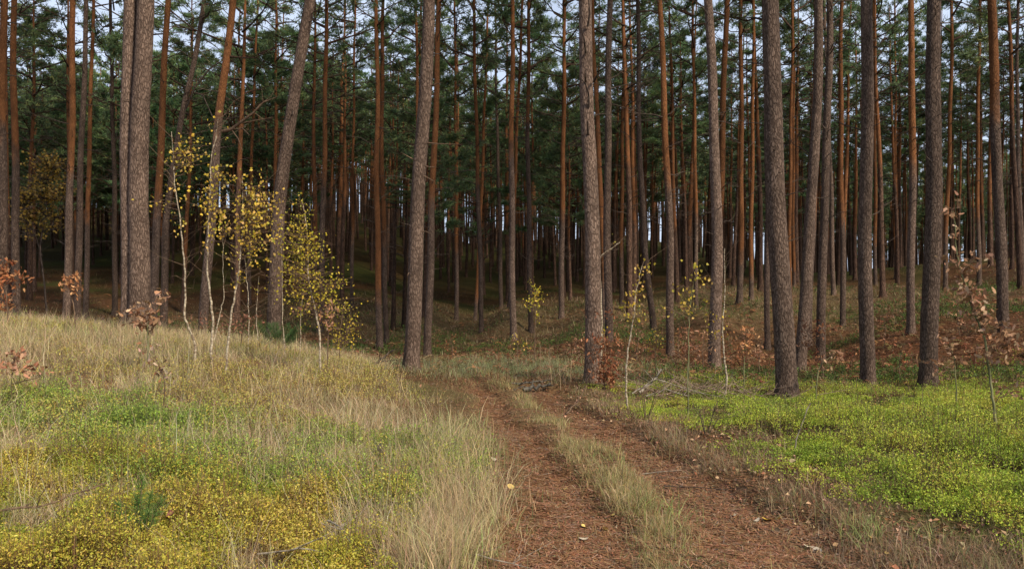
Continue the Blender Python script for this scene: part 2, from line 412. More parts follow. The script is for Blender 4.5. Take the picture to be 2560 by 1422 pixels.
def oak_leaves(P, S, col, mb, mat=0, rng=RNG):
    """Lobed, curled dry leaves of 8 outline points."""
    n = len(P)
    t = np.array([-.5, -.28, -.14, .02, .16, .34, .5, .34, .16, .02, -.14, -.28])
    w = np.array([0, .14, .11, .25, .18, .2, 0, -.2, -.18, -.25, -.11, -.14])
    N = rand_dirs(n, -1, 1, rng); a = rand_dirs(n, -1, 1, rng)
    L = np.cross(N, a); L /= np.linalg.norm(L, axis=1)[:, None] + 1e-9
    Wd = np.cross(N, L)
    curl = rng.uniform(.1, .9, n)
    off = (np.abs(w)[None] * .9 + (t[None] ** 2) * .8) * curl[:, None]
    v = P[:, None] + L[:, None] * (t[None, :, None] * S[:, None, None]) + Wd[:, None] * (w[None, :, None] * S[:, None, None]) + N[:, None] * (off * S[:, None])[..., None]
    q = np.array([[1, 2, 10, 11], [2, 3, 9, 10], [3, 4, 8, 9], [4, 5, 7, 8]])
    tr = np.array([[0, 1, 11], [5, 6, 7]])
    b = np.arange(n) * 12
    c = np.repeat(col, 12, axis=0)
    mb.add(v.reshape(-1, 3), (b[:, None, None] + q[None]).reshape(-1, 4), c, mat)
    mb.f3.append((b[:, None, None] + tr[None]).reshape(-1, 3) + mb.n - n * 12); mb.m3.append(np.full(n * 2, mat, np.int32))

def jitter(base, n, amt=.25, rng=RNG, hue=.08):
    base = np.asarray(base, float)
    if base.ndim == 1: base = np.broadcast_to(base, (n, 3))
    k = np.exp(rng.normal(0, amt, (n, 1)))
    return np.clip(base * k * np.exp(rng.normal(0, hue, (n, 3))), 0, .9)
def pick(cols, n, probs=None, rng=RNG):
    return np.asarray(cols, float)[rng.choice(len(cols), n, p=probs)]

# ------------------------------------------------------------------ materials
def new_mat(name):
    m = bpy.data.materials.new(name); m.use_nodes = True
    t = m.node_tree; t.nodes.clear()
    o = t.nodes.new("ShaderNodeOutputMaterial")
    return m, t, o
def mat_leaf(name, transl=.25, rough=.6, gain=1.0, vary=False, spec=.3):
    m, t, o = new_mat(name)
    at = t.nodes.new("ShaderNodeAttribute"); at.attribute_name = "Col"
    p = t.nodes.new("ShaderNodeBsdfPrincipled"); p.inputs['Roughness'].default_value = rough
    p.inputs['Specular IOR Level'].default_value = spec
    tr = t.nodes.new("ShaderNodeBsdfTranslucent")
    mx = t.nodes.new("ShaderNodeMixShader"); mx.inputs[0].default_value = transl
    src = at.outputs['Color']
    if vary:
        oi = t.nodes.new("ShaderNodeObjectInfo")
        hs = t.nodes.new("ShaderNodeHueSaturation")
        mr = t.nodes.new("ShaderNodeMapRange"); mr.inputs['To Min'].default_value = .47; mr.inputs['To Max'].default_value = .525
        mv = t.nodes.new("ShaderNodeMapRange"); mv.inputs['To Min'].default_value = .75; mv.inputs['To Max'].default_value = 1.6
        t.links.new(oi.outputs['Random'], mr.inputs['Value'])
        ma = t.nodes.new("ShaderNodeMath"); ma.operation = 'MULTIPLY'; ma.inputs[1].default_value = 7.31
        fr = t.nodes.new("ShaderNodeMath"); fr.operation = 'FRACT'
        t.links.new(oi.outputs['Random'], ma.inputs[0]); t.links.new(ma.outputs[0], fr.inputs[0]); t.links.new(fr.outputs[0], mv.inputs['Value'])
        t.links.new(mr.outputs[0], hs.inputs['Hue']); t.links.new(mv.outputs[0], hs.inputs['Value'])
        t.links.new(src, hs.inputs['Color']); src = hs.outputs['Color']
    t.links.new(src, p.inputs['Base Color']); t.links.new(src, tr.inputs['Color'])
    t.links.new(p.outputs[0], mx.inputs[1]); t.links.new(tr.outputs[0], mx.inputs[2]); t.links.new(mx.outputs[0], o.inputs['Surface'])
    return m

def mat_bark(name, lo_a, lo_b, hi_a, hi_b, flake=1.0, bump=.6, scale=1.0):
    """Plated bark: Col.r tells how orange the bark is at that height, Col.g darkens whole stems."""
    m, t, o = new_mat(name)
    N = t.nodes.new; Lk = t.links.new
    at = N("ShaderNodeAttribute"); at.attribute_name = "Col"
    sp = N("ShaderNodeSeparateColor"); Lk(at.outputs['Color'], sp.inputs[0])
    tc = N("ShaderNodeTexCoord")
    oi = N("ShaderNodeObjectInfo")
    mp = N("ShaderNodeMapping"); mp.inputs['Scale'].default_value = (26 * scale, 26 * scale, 7 * scale)
    Lk(tc.outputs['Object'], mp.inputs['Vector'])
    n1 = N("ShaderNodeTexNoise"); n1.inputs['Scale'].default_value = .7; n1.inputs['Detail'].default_value = 3; n1.inputs['Distortion'].default_value = .6
    Lk(mp.outputs[0], n1.inputs['Vector'])
    wv = N("ShaderNodeMixRGB"); wv.blend_type = 'LINEAR_LIGHT'; wv.inputs[0].default_value = .95
    Lk(mp.outputs[0], wv.inputs[1]); Lk(n1.outputs['Color'], wv.inputs[2])
    vo = N("ShaderNodeTexVoronoi"); vo.feature = 'DISTANCE_TO_EDGE'; vo.inputs['Scale'].default_value = 1.0
    Lk(wv.outputs[0], vo.inputs['Vector'])
    r1 = N("ShaderNodeValToRGB"); r1.color_ramp.elements[0].position = .0; r1.color_ramp.elements[1].position = .22
    Lk(vo.outputs['Distance'], r1.inputs[0])
    n2 = N("ShaderNodeTexNoise"); n2.inputs['Scale'].default_value = 1.7; n2.inputs['Detail'].default_value = 5; n2.inputs['Roughness'].default_value = .7
    Lk(mp.outputs[0], n2.inputs['Vector'])
    r2 = N("ShaderNodeValToRGB"); r2.color_ramp.elements[0].position = .25; r2.color_ramp.elements[1].position = .78
    Lk(n2.outputs['Fac'], r2.inputs[0])
    def mix(a, b, f, bt='MIX'):
        x = N("ShaderNodeMixRGB"); x.blend_type = bt
        for i, q in ((1, a), (2, b), (0, f)):
            if hasattr(q, 'links'): Lk(q, x.inputs[i])
            elif i == 0: x.inputs[0].default_value = q
            else: x.inputs[i].default_value = (*q, 1)
        return x.outputs[0]
    low = mix(lo_a, lo_b, r2.outputs[0]); low = mix(tuple(c * .55 for c in lo_a), low, r1.outputs[0])
    hi = mix(hi_a, hi_b, r2.outputs[0])
    n3 = N("ShaderNodeTexNoise"); n3.inputs['Scale'].default_value = 1.0; n3.inputs['Detail'].default_value = 4
    mp3 = N("ShaderNodeMapping"); mp3.inputs['Scale'].default_value = (5, 5, 2.2); Lk(tc.outputs['Object'], mp3.inputs[0]); Lk(mp3.outputs[0], n3.inputs['Vector'])
    # orange amount broken up by flakes
    ad = N("ShaderNodeMath"); ad.operation = 'ADD'; Lk(sp.outputs[0], ad.inputs[0])
    su = N("ShaderNodeMath"); su.operation = 'MULTIPLY_ADD'; su.inputs[1].default_value = .9; su.inputs[2].default_value = -.45; Lk(n3.outputs['Fac'], su.inputs[0]); Lk(su.outputs[0], ad.inputs[1])
    rr = N("ShaderNodeValToRGB"); rr.color_ramp.elements[0].position = .3; rr.color_ramp.elements[1].position = .75; Lk(ad.outputs[0], rr.inputs[0])
    hi2 = mix(tuple(c * .35 for c in hi_a), hi, mix((.55, .55, .55), (1, 1, 1), r1.outputs[0]))
    c = mix(low, hi2, rr.outputs[0])
    big = N("ShaderNodeValToRGB"); big.color_ramp.elements[0].position = .3; big.color_ramp.elements[0].color = (.62, .62, .62, 1); big.color_ramp.elements[1].position = .7; big.color_ramp.elements[1].color = (1.15, 1.15, 1.15, 1)
    Lk(n3.outputs['Fac'], big.inputs[0])
    c = mix(c, big.outputs[0], 1.0, 'MULTIPLY')
    mvv = N("ShaderNodeMapRange"); mvv.inputs['To Min'].default_value = .55; mvv.inputs['To Max'].default_value = 1.2; Lk(oi.outputs['Random'], mvv.inputs[0])
    cg = N("ShaderNodeMath"); cg.operation = 'MULTIPLY'; Lk(mvv.outputs[0], cg.inputs[0]); Lk(sp.outputs[1], cg.inputs[1])
    cc = N("ShaderNodeCombineColor")
    for i in range(3): Lk(cg.outputs[0], cc.inputs[i])
    c = mix(c, cc.outputs[0], 1.0, 'MULTIPLY')
    p = N("ShaderNodeBsdfPrincipled"); p.inputs['Roughness'].default_value = .9; p.inputs['Specular IOR Level'].default_value = .15
    Lk(c, p.inputs['Base Color'])
    b = N("ShaderNodeBump"); b.inputs['Strength'].default_value = bump; b.inputs['Distance'].default_value = .03
    hm = N("ShaderNodeMath"); hm.operation = 'MULTIPLY_ADD'; hm.inputs[1].default_value = .5; Lk(n2.outputs['Fac'], hm.inputs[0]); Lk(r1.outputs[0], hm.inputs[2])
    Lk(hm.outputs[0], b.inputs['Height']); Lk(b.outputs[0], p.inputs['Normal'])
    Lk(p.outputs[0], o.inputs['Surface'])
    return m

def mat_wood(name, a, b, scale=30, bump=.3, zs=.25):
    m, t, o = new_mat(name)
    N = t.nodes.new; Lk = t.links.new
    tc = N("ShaderNodeTexCoord"); mp = N("ShaderNodeMapping"); mp.inputs['Scale'].default_value = (1, 1, zs); Lk(tc.outputs['Object'], mp.inputs[0])
    n = N("ShaderNodeTexNoise"); n.inputs['Scale'].default_value = scale; n.inputs['Detail'].default_value = 4; Lk(mp.outputs[0], n.inputs['Vector'])
    r = N("ShaderNodeValToRGB"); r.color_ramp.elements[0].position = .38; r.color_ramp.elements[1].position = .62
    r.color_ramp.elements[0].color = (*a, 1); r.color_ramp.elements[1].color = (*b, 1)
    Lk(n.outputs['Fac'], r.inputs[0])
    p = N("ShaderNodeBsdfPrincipled"); p.inputs['Roughness'].default_value = .85; p.inputs['Specular IOR Level'].default_value = .2
    bp = N("ShaderNodeBump"); bp.inputs['Strength'].default_value = bump; bp.inputs['Distance'].default_value = .01
    Lk(n.outputs['Fac'], bp.inputs['Height']); Lk(bp.outputs[0], p.inputs['Normal'])
    Lk(r.outputs[0], p.inputs['Base Color']); Lk(p.outputs[0], o.inputs['Surface'])
    return m

def mat_ground(name):
    m, t, o = new_mat(name)
    N = t.nodes.new; Lk = t.links.new
    at = N("ShaderNodeAttribute"); at.attribute_name = "Col"
    tc = N("ShaderNodeTexCoord")
    def noise(sc, det=5, ro=.65):
        n = N("ShaderNodeTexNoise"); n.inputs['Scale'].default_value = sc; n.inputs['Detail'].default_value = det; n.inputs['Roughness'].default_value = ro
        Lk(tc.outputs['Object'], n.inputs['Vector']); return n.outputs['Fac']
    fine = noise(55, 6, .75); mid = noise(6, 5)
    r = N("ShaderNodeValToRGB"); r.color_ramp.elements[0].position = .3; r.color_ramp.elements[0].color = (.35, .33, .3, 1)
    r.color_ramp.elements[1].position = .68; r.color_ramp.elements[1].color = (1.35, 1.35, 1.3, 1); Lk(fine, r.inputs[0])
    r2 = N("ShaderNodeValToRGB"); r2.color_ramp.elements[0].position = .3; r2.color_ramp.elements[0].color = (.7, .66, .6, 1)
    r2.color_ramp.elements[1].position = .7; r2.color_ramp.elements[1].color = (1.15, 1.15, 1.1, 1); Lk(mid, r2.inputs[0])
    a = N("ShaderNodeMixRGB"); a.blend_type = 'MULTIPLY'; a.inputs[0].default_value = 1; Lk(at.outputs['Color'], a.inputs[1]); Lk(r.outputs[0], a.inputs[2])
    b = N("ShaderNodeMixRGB"); b.blend_type = 'MULTIPLY'; b.inputs[0].default_value = 1; Lk(a.outputs[0], b.inputs[1]); Lk(r2.outputs[0], b.inputs[2])
    p = N("ShaderNodeBsdfPrincipled"); p.inputs['Roughness'].default_value = .95; p.inputs['Specular IOR Level'].default_value = .1
    Lk(b.outputs[0], p.inputs['Base Color'])
    bp = N("ShaderNodeBump"); bp.inputs['Strength'].default_value = .7; bp.inputs['Distance'].default_value = .02; Lk(fine, bp.inputs['Height']); Lk(bp.outputs[0], p.inputs['Normal'])
    Lk(p.outputs[0], o.inputs['Surface'])
    return m

M_GROUND = mat_ground("forest_soil")
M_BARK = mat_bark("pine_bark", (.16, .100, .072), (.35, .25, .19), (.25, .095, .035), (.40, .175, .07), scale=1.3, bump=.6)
M_BARKF = mat_bark("far_pine_bark", (.10, .056, .038), (.22, .13, .088), (.19, .075, .032), (.31, .135, .055), bump=.3, scale=.7)  # darker copy of the bark: gloom inside the wood put into its colour
M_SNAG = mat_wood("dead_branch_wood", (.035, .025, .02), (.11, .08, .06))
M_TWIG = mat_wood("live_branch_wood", (.035, .022, .016), (.09, .05, .03))
M_NEEDLE = mat_leaf("pine_needles", .35, .55, vary=True)
M_BIRCH = mat_leaf("birch_leaf", .4, .5)
M_BIRCHBARK = mat_wood("birch_bark", (.16, .11, .07), (.50, .42, .30), scale=22, zs=2.2)
M_OAKLEAF = mat_leaf("dry_oak_leaf", .2, .7)
M_OAKBARK = mat_wood("sapling_bark", (.10, .10, .045), (.24, .23, .11))
M_BROWNTWIG = mat_wood("sapling_twig", (.09, .055, .035), (.2, .13, .08))
M_GRASS = mat_leaf("grass_blade", .3, .6)
M_HERB = mat_leaf("bilberry_leaf", .3, .55)
M_LITTER = mat_leaf("leaf_litter", .1, .8)

# ------------------------------------------------------------------ ground and track (one height field, the track faces are their own sheet)
def ground_colour(X, Y):
    brown = np.array([.12, .055, .027]); dark = np.array([.06, .032, .018])  # floor browns darkened to carry the shade under the pines
    straw = np.array([.24, .18, .10]); moss = np.array([.07, .085, .022]); rust = np.array([.17, .075, .036])
    path = np.array([.22, .112, .058]); sand = np.array([.20, .14, .105]); field = np.array([.22, .26, .12])
    def L(a, b, m): return a * (1 - m[..., None]) + b * m[..., None]
    n = fbm(X * .7, Y * .7, 91, 4)
    c = L(np.broadcast_to(dark, X.shape + (3,)), np.broadcast_to(brown, X.shape + (3,)), sstep(.35, .6, n))
    c = L(c, moss, sstep(.5, .66, fbm(X * .3 + 3, Y * .35, 61, 4)) * .85)
    far = sstep(38, 60, Y)
    c = L(c, np.array([.075, .082, .026]), far * (.35 + .4 * sstep(.4, .6, fbm(X * .08, Y * .08, 12, 3))))
    c = L(c, rust, m_bracken(X, Y) * .6)
    c = L(c, straw * .7, np.clip(m_ridge(X, Y), 0, 1) * .7)
    c = L(c, straw, m_bank(X, Y) * .75)
    c = L(c, np.array([.22, .11, .06]), m_bank(X, Y) * sstep(.5, .62, fbm(X * 1.3, Y * 1.8, 97, 3)) * .8)
    c = L(c, moss, np.clip(m_lgreen(X, Y) + m_rgreen(X, Y) * .45, 0, 1))
    c = L(c, rust * .8, m_yellow(X, Y) * .7)
    nearpath = np.exp(-((X - np.interp(Y, RY, (RL + RR) / 2)) / 1.7) ** 2) * (1 - sstep(13, 19, Y))
    c = L(c, np.array([.19, .125, .07]), nearpath * .8)
    ml, mr = rut_masks(X, Y)
    pc = L(np.broadcast_to(path, X.shape + (3,)), sand, sstep(.46, .62, fbm(X * 2.2, Y * 1.2, 95, 4)) * .8 * (mr > ml * 1.01) + sstep(.6, .75, fbm(X * 1.6, Y * 1.1, 96, 4)) * .4)
    c = L(c, pc, np.maximum(ml, mr))
    c = L(c, field, sstep(150, 190, Y))
    c = L(c, field * .9, sstep(62, 80, Y) * sstep(10, 30, X))
    return c
GC = ground_colour(XX, YY)
ml, mr = rut_masks(XX, YY)
isp = np.maximum(ml, mr) > .5
nx, ny = len(GX), len(GY)
J, I = np.meshgrid(np.arange(ny - 1), np.arange(nx - 1), indexing='ij')
F = np.stack([J * nx + I, J * nx + I + 1, (J + 1) * nx + I + 1, (J + 1) * nx + I], -1).reshape(-1, 4)
fp = (isp[:-1, :-1] & isp[1:, 1:]).ravel()
V = np.stack([XX, YY, ZZ], -1).reshape(-1, 3); C = GC.reshape(-1, 3)
for nm, sel, lab in (("ground", ~fp, None), ("dirt_track", fp, None)):
    ff = F[sel]
    used = np.unique(ff); rem = np.full(len(V), -1); rem[used] = np.arange(len(used))
    mb = MB(); mb.add(V[used], rem[ff], C[used])
    tag(mb.build(nm, [M_GROUND], smooth=True), kind="structure")

# ------------------------------------------------------------------ pines
def stem_r(r0, z, Ht):
    z = np.asarray(z, float)
    return r0 * (1 - .86 * np.clip(z / Ht, 0, 1) ** 1.15) * (1 + .38 * np.exp(-np.maximum(z, 0) / .16)) + .004
def stem_mesh(name, path, r0, Ht, orange_z, dark=1.0, sides=22, step=.13, seed=0, zfine=9., mat=None, sn=()):
    """path: function z -> (x, y) offsets from the base."""
    zs = list(np.arange(-.35, zfine, step)) + list(np.arange(zfine, Ht, .6)) + [Ht]
    zs = np.array(zs)
    xy = np.array([path(z) for z in zs])
    r = stem_r(r0, zs, Ht)
    th = np.arange(sides) * 2 * PI / sides
    T, Z = np.meshgrid(th, zs)
    nz = fbm(np.cos(T) * 1.6 + seed * 3.1 + 9, Z * 1.1 + np.sin(T) * 1.6, seed, 3) - .5
    lump = fbm(np.cos(T) * 5 + seed, Z * 5 + np.sin(T) * 5, seed + 5, 2) - .5
    flute = .09 * np.cos(T * 5 + seed) * np.exp(-np.maximum(Z, 0) / .25)
    R = r[:, None] * (1 + .10 * nz + .07 * lump + flute)
    v = np.stack([xy[:, :1] + R * np.cos(T), xy[:, 1:] + R * np.sin(T), Z], -1)
    i = np.arange(len(zs) - 1)[:, None] * sides; j = np.arange(sides)[None]; k = (j + 1) % sides
    f = np.stack([i + j, i + k, i + sides + k, i + sides + j], -1).reshape(-1, 4)
    om = sstep(orange_z - 1.2, orange_z + 1.6, Z) if orange_z is not None else Z * 0
    c = np.stack([om, np.full_like(om, dark), om * 0], -1).reshape(-1, 3)
    mb = MB(); mb.add(v.reshape(-1, 3), f, c)
    add_snags(mb, sn)
    return mb.mesh(name, [mat or M_BARK, M_SNAG], True)

def snags(path, r0, Ht, z0, z1, n, seed, scale=1.0, long=1.0):
    """Dead twigs and broken stubs left on the bare stem: one mesh builder each."""
    rg = np.random.default_rng(seed); out = []
    for k in range(n):
        mb = MB(); out.append(mb)
        z = rg.uniform(z0, z1); az = rg.uniform(0, 2 * PI)
        x, y = path(z); r = float(stem_r(r0, z, Ht))
        t = (z - z0) / max(.1, z1 - z0)
        L = (rg.uniform(.1, .5) if rg.random() < .45 else rg.uniform(.5, 1.7) * (.4 + .9 * t)) * long
        d = np.array([math.cos(az), math.sin(az), 0]); p = np.array([x, y, z]) + d * r * .6
        up = rg.uniform(-.1, .55); cv = rg.uniform(-.35, .5)
        pts = [p + d * L * s + np.array([0, 0, 1.]) * L * (up * s + cv * s * s) + rg.normal(0, .03 * L, 3) * (s > 0) for s in (0, .25, .5, .75, 1)]
        w = (.007 + .011 * min(L, 1.2)) * scale
        mb.add(*tube(pts, [w, w * .85, w * .65, w * .45, w * .2], 5))
        if L > .55:
            for q in range(rg.integers(2, 6)):
                i = rg.integers(1, 4); a2 = az + rg.uniform(-1.1, 1.1); l2 = L * rg.uniform(.2, .5)
                e = np.array([math.cos(a2), math.sin(a2), rg.uniform(-.2, .6)])
                b = pts[i]
                mb.add(*tube([b, b + e * l2 * .5 + rg.normal(0, .03, 3), b + e * l2 + rg.normal(0, .05, 3)], [w * .45, w * .3, w * .12], 4))
    return out
def add_snags(mb, sn):
    for q in sn:
        off = 0
        for v, f in zip(q.v, q.f4): mb.add(v, f - off, (0, 1, 0), 1); off += len(v)

def crown_mesh(seed, Lc, R, nlimb=30, tuft_n=7, sub=7, tl=.2, tw=.02, wood=True, low=False, per=7, kink=0.):
    rg = np.random.default_rng(seed); mb = MB()
    tp = []; td = []; shade = []
    for k in range(nlimb):
        s = (k + rg.random() * .8) / nlimb
        z = s * Lc
        prof = (math.sin(min(1., (s + .12) * 1.15) * PI) ** .6 if s < .75 else math.sin((s * 1.02 + .12) * PI * .87) ** .9) if s < .95 else .25
        L = R * max(.18, prof) * rg.uniform(.55, 1.15)
        az = k * 2.39996 + rg.uniform(-.4, .4)
        d = np.array([math.cos(az), math.sin(az), 0])
        rise = rg.uniform(-.05, .35) + .6 * s ** 2
        side = np.array([-d[1], d[0], 0]) * rg.uniform(-.3, .3)
        P = [np.array([0, 0, z]) + d * L * t + side * L * t * t + np.array([0, 0, 1.]) * L * (rise * t + .25 * t * t) + rg.normal(0, .04, 3) * (t > 0) for t in (0, .3, .6, .85, 1)]
        w = .012 + .014 * L
        if wood: mb.add(*tube(P, [w, w * .8, w * .55, w * .35, w * .15], 5), mat=1)
        clump = rg.choice([.15, .5, 1.0, 1.5])
        for q in range(sub):
            t = rg.uniform(.3, 1.0)
            i = min(3, int(t * 4)); f = t * 4 - i
            b = P[i] * (1 - f) + P[i + 1] * f
            a2 = az + rg.uniform(-1.3, 1.3)
            l2 = L * rg.uniform(.18, .42) + .12
            e = np.array([math.cos(a2), math.sin(a2), rg.uniform(-.05, .4)]); e /= np.linalg.norm(e)
            if wood: mb.add(*tube([b, b + e * l2 * .55 + rg.normal(0, .02, 3), b + e * l2], [w * .4, w * .28, w * .12], 4), mat=1)
            nn = rg.poisson(per * clump * (1 if t > .45 else .5))
            for c in range(nn):
                u = rg.uniform(.25, 1.05)
                tp.append(b + e * l2 * u + rg.normal(0, .085, 3) * np.array([1, 1, .55])); td.append(e + rg.normal(0, .5, 3) + np.array([0, 0, .35])); shade.append(rg.random())
    tp = np.array(tp); td = np.array(td); n = len(tp)
    td /= np.linalg.norm(td, axis=1)[:, None]
    base = jitter(pick([(.095, .150, .066), (.135, .200, .080), (.20, .235, .085), (.065, .10, .05)], n, [.35, .35, .15, .15], rg), n, .2, rg, .06)
    P = np.repeat(tp, tuft_n, 0); D = np.repeat(td, tuft_n, 0) + rg.normal(0, .62, (n * tuft_n, 3))
    D /= np.linalg.norm(D, axis=1)[:, None]
    S = np.cross(D, rand_dirs(len(D), rng=rg)); S /= np.linalg.norm(S, axis=1)[:, None] + 1e-9
    Ln = (tl * rg.uniform(.6, 1.2, len(D)))[:, None]
    v = np.stack([P - S * tw * .5, P + S * tw * .5, P + D * Ln + S * tw * .3, P + D * Ln - S * tw * .3], 1)
    f = np.arange(len(D))[:, None] * 4 + np.array([[0, 1, 2, 3]])
    mb.add(v.reshape(-1, 3), f, np.repeat(base, tuft_n * 4, 0), 0)
    return mb

PINES = "pines of the wood"
CROWN = [crown_mesh(100 + i, Lc, R, nl, 7, 8, .17, .02, True, per=8.5).mesh("crown", [M_NEEDLE, M_TWIG])
         for i, (Lc, R, nl) in enumerate([(8, 2.2, 24), (7, 1.9, 20), (9, 2.4, 26), (7.5, 2.5, 20), (6.5, 1.8, 18), (8.5, 2.0, 24)])]
CROWN_L = [8, 7, 9, 7.5, 6.5, 8.5]
YCROWN = [crown_mesh(200 + i, Lc, R, nl, 8, 8, .21, .026, True, per=8).mesh("crown", [M_NEEDLE, M_TWIG])
          for i, (Lc, R, nl) in enumerate([(8, 2.2, 40), (9, 2.5, 44), (7, 2.0, 36)])]
YCROWN_L = [8, 9, 7]

def spread(tr, gap=0.0):
    return tr

NAMES = {}
# stems traced from the photograph
hero_xy = []
for k, (pts, w, Y, ov, seen, hc, lab) in enumerate(HERO):
    X0, _, Z0 = px(pts[0][0], pts[0][1], Y)
    bz = h1(X0, Y)
    hero_xy.append((X0, Y))
    q = np.array([px(u, v, Y) for u, v in pts])
    zz = q[:, 2] - bz; xx = q[:, 0] - X0
    Ht = 19.5 + 3.5 * random.Random(k).random()
    sl = (xx[-1] - xx[-2]) / (zz[-1] - zz[-2])
    ztop = zz[-1]
    zk = np.concatenate([[-1.0], zz, [ztop + 3, ztop + 7, 30]])
    if zk[1] <= zk[0]: zk[0] = zk[1] - .5
    xk = np.concatenate([[xx[0]], xx, [xx[-1] + sl * 2.6, xx[-1] + sl * 4.2, xx[-1] + sl * 5]])
    # smooth the polyline
    fz = np.arange(-1, 30, .1); fx = np.interp(fz, zk, xk)
    ker = np.hanning(21); ker /= ker.sum()
    fx = np.convolve(np.pad(fx, 10, mode='edge'), ker, 'valid')
    ph = random.Random(k + 50).uniform(0, 6)
    fyv = .10 * np.sin(fz * .35 + ph) - .10 * np.sin(ph)
    fxw = fx + .018 * np.sin(fz * 1.3 + ph)
    path = lambda z, a=fz, b=fxw, c=fyv: (float(np.interp(z, a, b)), float(np.interp(z, a, c)))
    r0 = w * Y / FPX / 2 / 1.10
    oz = None if ov is None else (HZ - ov) / FPX * Y + EYE - bz
    near = Y < 20
    root = thing("pine_tree", (X0, Y, bz), lab, "pine tree", PINES)
    sn = snags(path, r0, Ht, 2.2, 9.5, 16, 900 + k, .9, .55) if near else snags(path, r0, Ht, 2.5, hc + .5, 34, 900 + k, .9, .9)
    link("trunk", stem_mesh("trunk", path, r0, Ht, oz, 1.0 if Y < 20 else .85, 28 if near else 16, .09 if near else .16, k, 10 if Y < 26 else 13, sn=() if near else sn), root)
    if near:
        for q in sn: q.build("dead_branch", [M_SNAG], root)
    ci = k % 6
    hcc = max(hc, 1.0) + random.Random(k + 9).uniform(-.5, 1.0)
    cx, cy = path(hcc)
    cr = link("crown", CROWN[ci], root, (cx, cy, hcc))
    cr.scale = (1, 1, (Ht + .3 - hcc) / CROWN_L[ci])
    cr.rotation_euler = (0, 0, k * 1.7)
    NAMES[k] = (root, path, r0, Ht, bz, X0, Y)

# two short dark spruces standing together in the shade
for u, lb in ((983, "short black spruce under the canopy left of the grey pine at the bend"), (1006, "short black spruce pressed close behind the grey pine at the bend")):
    X0, Y = (u - 1280) / FPX * 31.0, 31.0 + (u - 983) * .02
    bz = h1(X0, Y); path = lambda z: (.02 * z, 0.)
    root = thing("spruce_tree", (X0, Y, bz), lb, "spruce")
    link("trunk", stem_mesh("trunk", path, .09, 5.6, None, .35, 10, .4, 60, 5, M_BARKF, snags(path, .09, 5.6, 1.0, 5, 24, u, 1.0, .7)), root)
    c = link("crown", CROWN[4], root, (.1, 0, 4.7)); c.scale = (.75, .75, .14)

# twin-stemmed pine on the left bank
Yt = 14.4
xb = (330 - 1280) / FPX * Yt; zb = h1(xb, Yt)
root = thing("twin_stemmed_pine", (xb, Yt, zb), "big pine with two pale furrowed stems joined at the foot on the left bank", "pine tree", PINES)
for tpts, w, dy, sd, dk in (([(348,790),(346,500),(352,250),(361,0)], 52, 0.0, 301, 1.0), ([(316,790),(314,500),(313,250),(317,0)], 42, .10, 302, .85)):
    q = np.array([px(u, v, Yt) for u, v in tpts]); zz = q[:, 2] - zb; xx = q[:, 0] - xb
    sl = (xx[-1] - xx[-2]) / (zz[-1] - zz[-2])
    zk = np.concatenate([[-1], zz, [zz[-1] + 4, 30]]); xk = np.concatenate([[xx[0]], xx, [xx[-1] + sl * 3, xx[-1] + sl * 5]])
    path = lambda z, a=zk, b=xk, dd=dy: (float(np.interp(z, a, b)) + .015 * math.sin(z * 1.4), dd)
    r0 = w * Yt / FPX / 2 / 1.07
    link("trunk", stem_mesh("trunk", path, r0, 22, None if sd == 301 else 7.2, dk * 1.05, 30, .08, sd, 9), root)
    cx, cy = path(12)
    c = link("crown", CROWN[sd % 6], root, (cx, cy, 12)); c.rotation_euler = (0, 0, sd)
    for q in snags(path, r0, 22, 3.5, 9, 7, sd, .9, .35): q.build("dead_branch", [M_SNAG], root)
    hero_xy.append((xb, Yt))

# single large snags that the photo shows: traced limbs
def limb(k, name, pts, r, mat, lab=None, Yo=0.0):
    root, path, r0, Ht, bz, X0, Y = NAMES[k]
    yy = Y - (.0 if Yo == 0 else 0)
    P = []
    for i, (u, v) in enumerate(pts):
        x, _, z = px(u, v, Y)
        t = i / (len(pts) - 1)
        P.append((x - X0, Yo * t, z - bz))
    mb = MB(); rr = [r * (1 - .8 * i / (len(P) - 1)) for i in range(len(P))]
    mb.add(*tube(P, rr, 7))
    for j in range(1, len(P)):
        rg = np.random.default_rng(j + k)
        for _ in range(2 if len(P) > 4 else 0):
            b = np.array(P[j]); e = np.array(P[j]) - np.array(P[j - 1]); e = e / np.linalg.norm(e) + rg.normal(0, .6, 3)
            l2 = rg.uniform(.25, .7)
            mb.add(*tube([b, b + e * l2 * .5 + rg.normal(0, .04, 3), b + e * l2], [rr[j] * .5, rr[j] * .3, rr[j] * .15], 4))
    o = mb.build(name, [mat], root, True)
    if lab: tag(o, lab)
idx = {h[6]: i for i, h in enumerate(HERO)}
def K(s): return [i for l, i in idx.items() if s in l][0]
kS = K("curved black snags")
for pts in ([(1470,66),(1473,40),(1469,14),(1462,-15)], [(1465,132),(1459,108),(1449,88)], [(1472,268),(1470,236),(1460,216),(1444,204)], [(1471,338),(1467,320),(1464,312)], [(1485,203),(1493,192)], [(1464,203),(1458,190)]):
    limb(kS, "snag", pts, .022, M_SNAG, Yo=-.34)
kG = K("bare snags beside the bend")
for pts in ([(1068,357),(1090,360),(1120,362),(1158,364)], [(1036,400),(1020,392),(1005,384)], [(1064,416),(1080,419),(1094,420)], [(1060,440),(1078,450),(1088,456)], [(1050,580),(1065,579),(1078,585)], [(1076,214),(1095,211),(1108,210)], [(1076,50),(1082,36)], [(1026,678),(1022,684),(1020,690)]):
    limb(kG, "snag", pts, .014, M_BROWNTWIG, Yo=-.12)
kO = K("one long low limb")
limb(kO, "limb", [(556,328),(580,325),(600,312),(640,285),(665,262),(700,250)], .05, M_BROWNTWIG, "long bare limb curving up to the right", Yo=-.3)
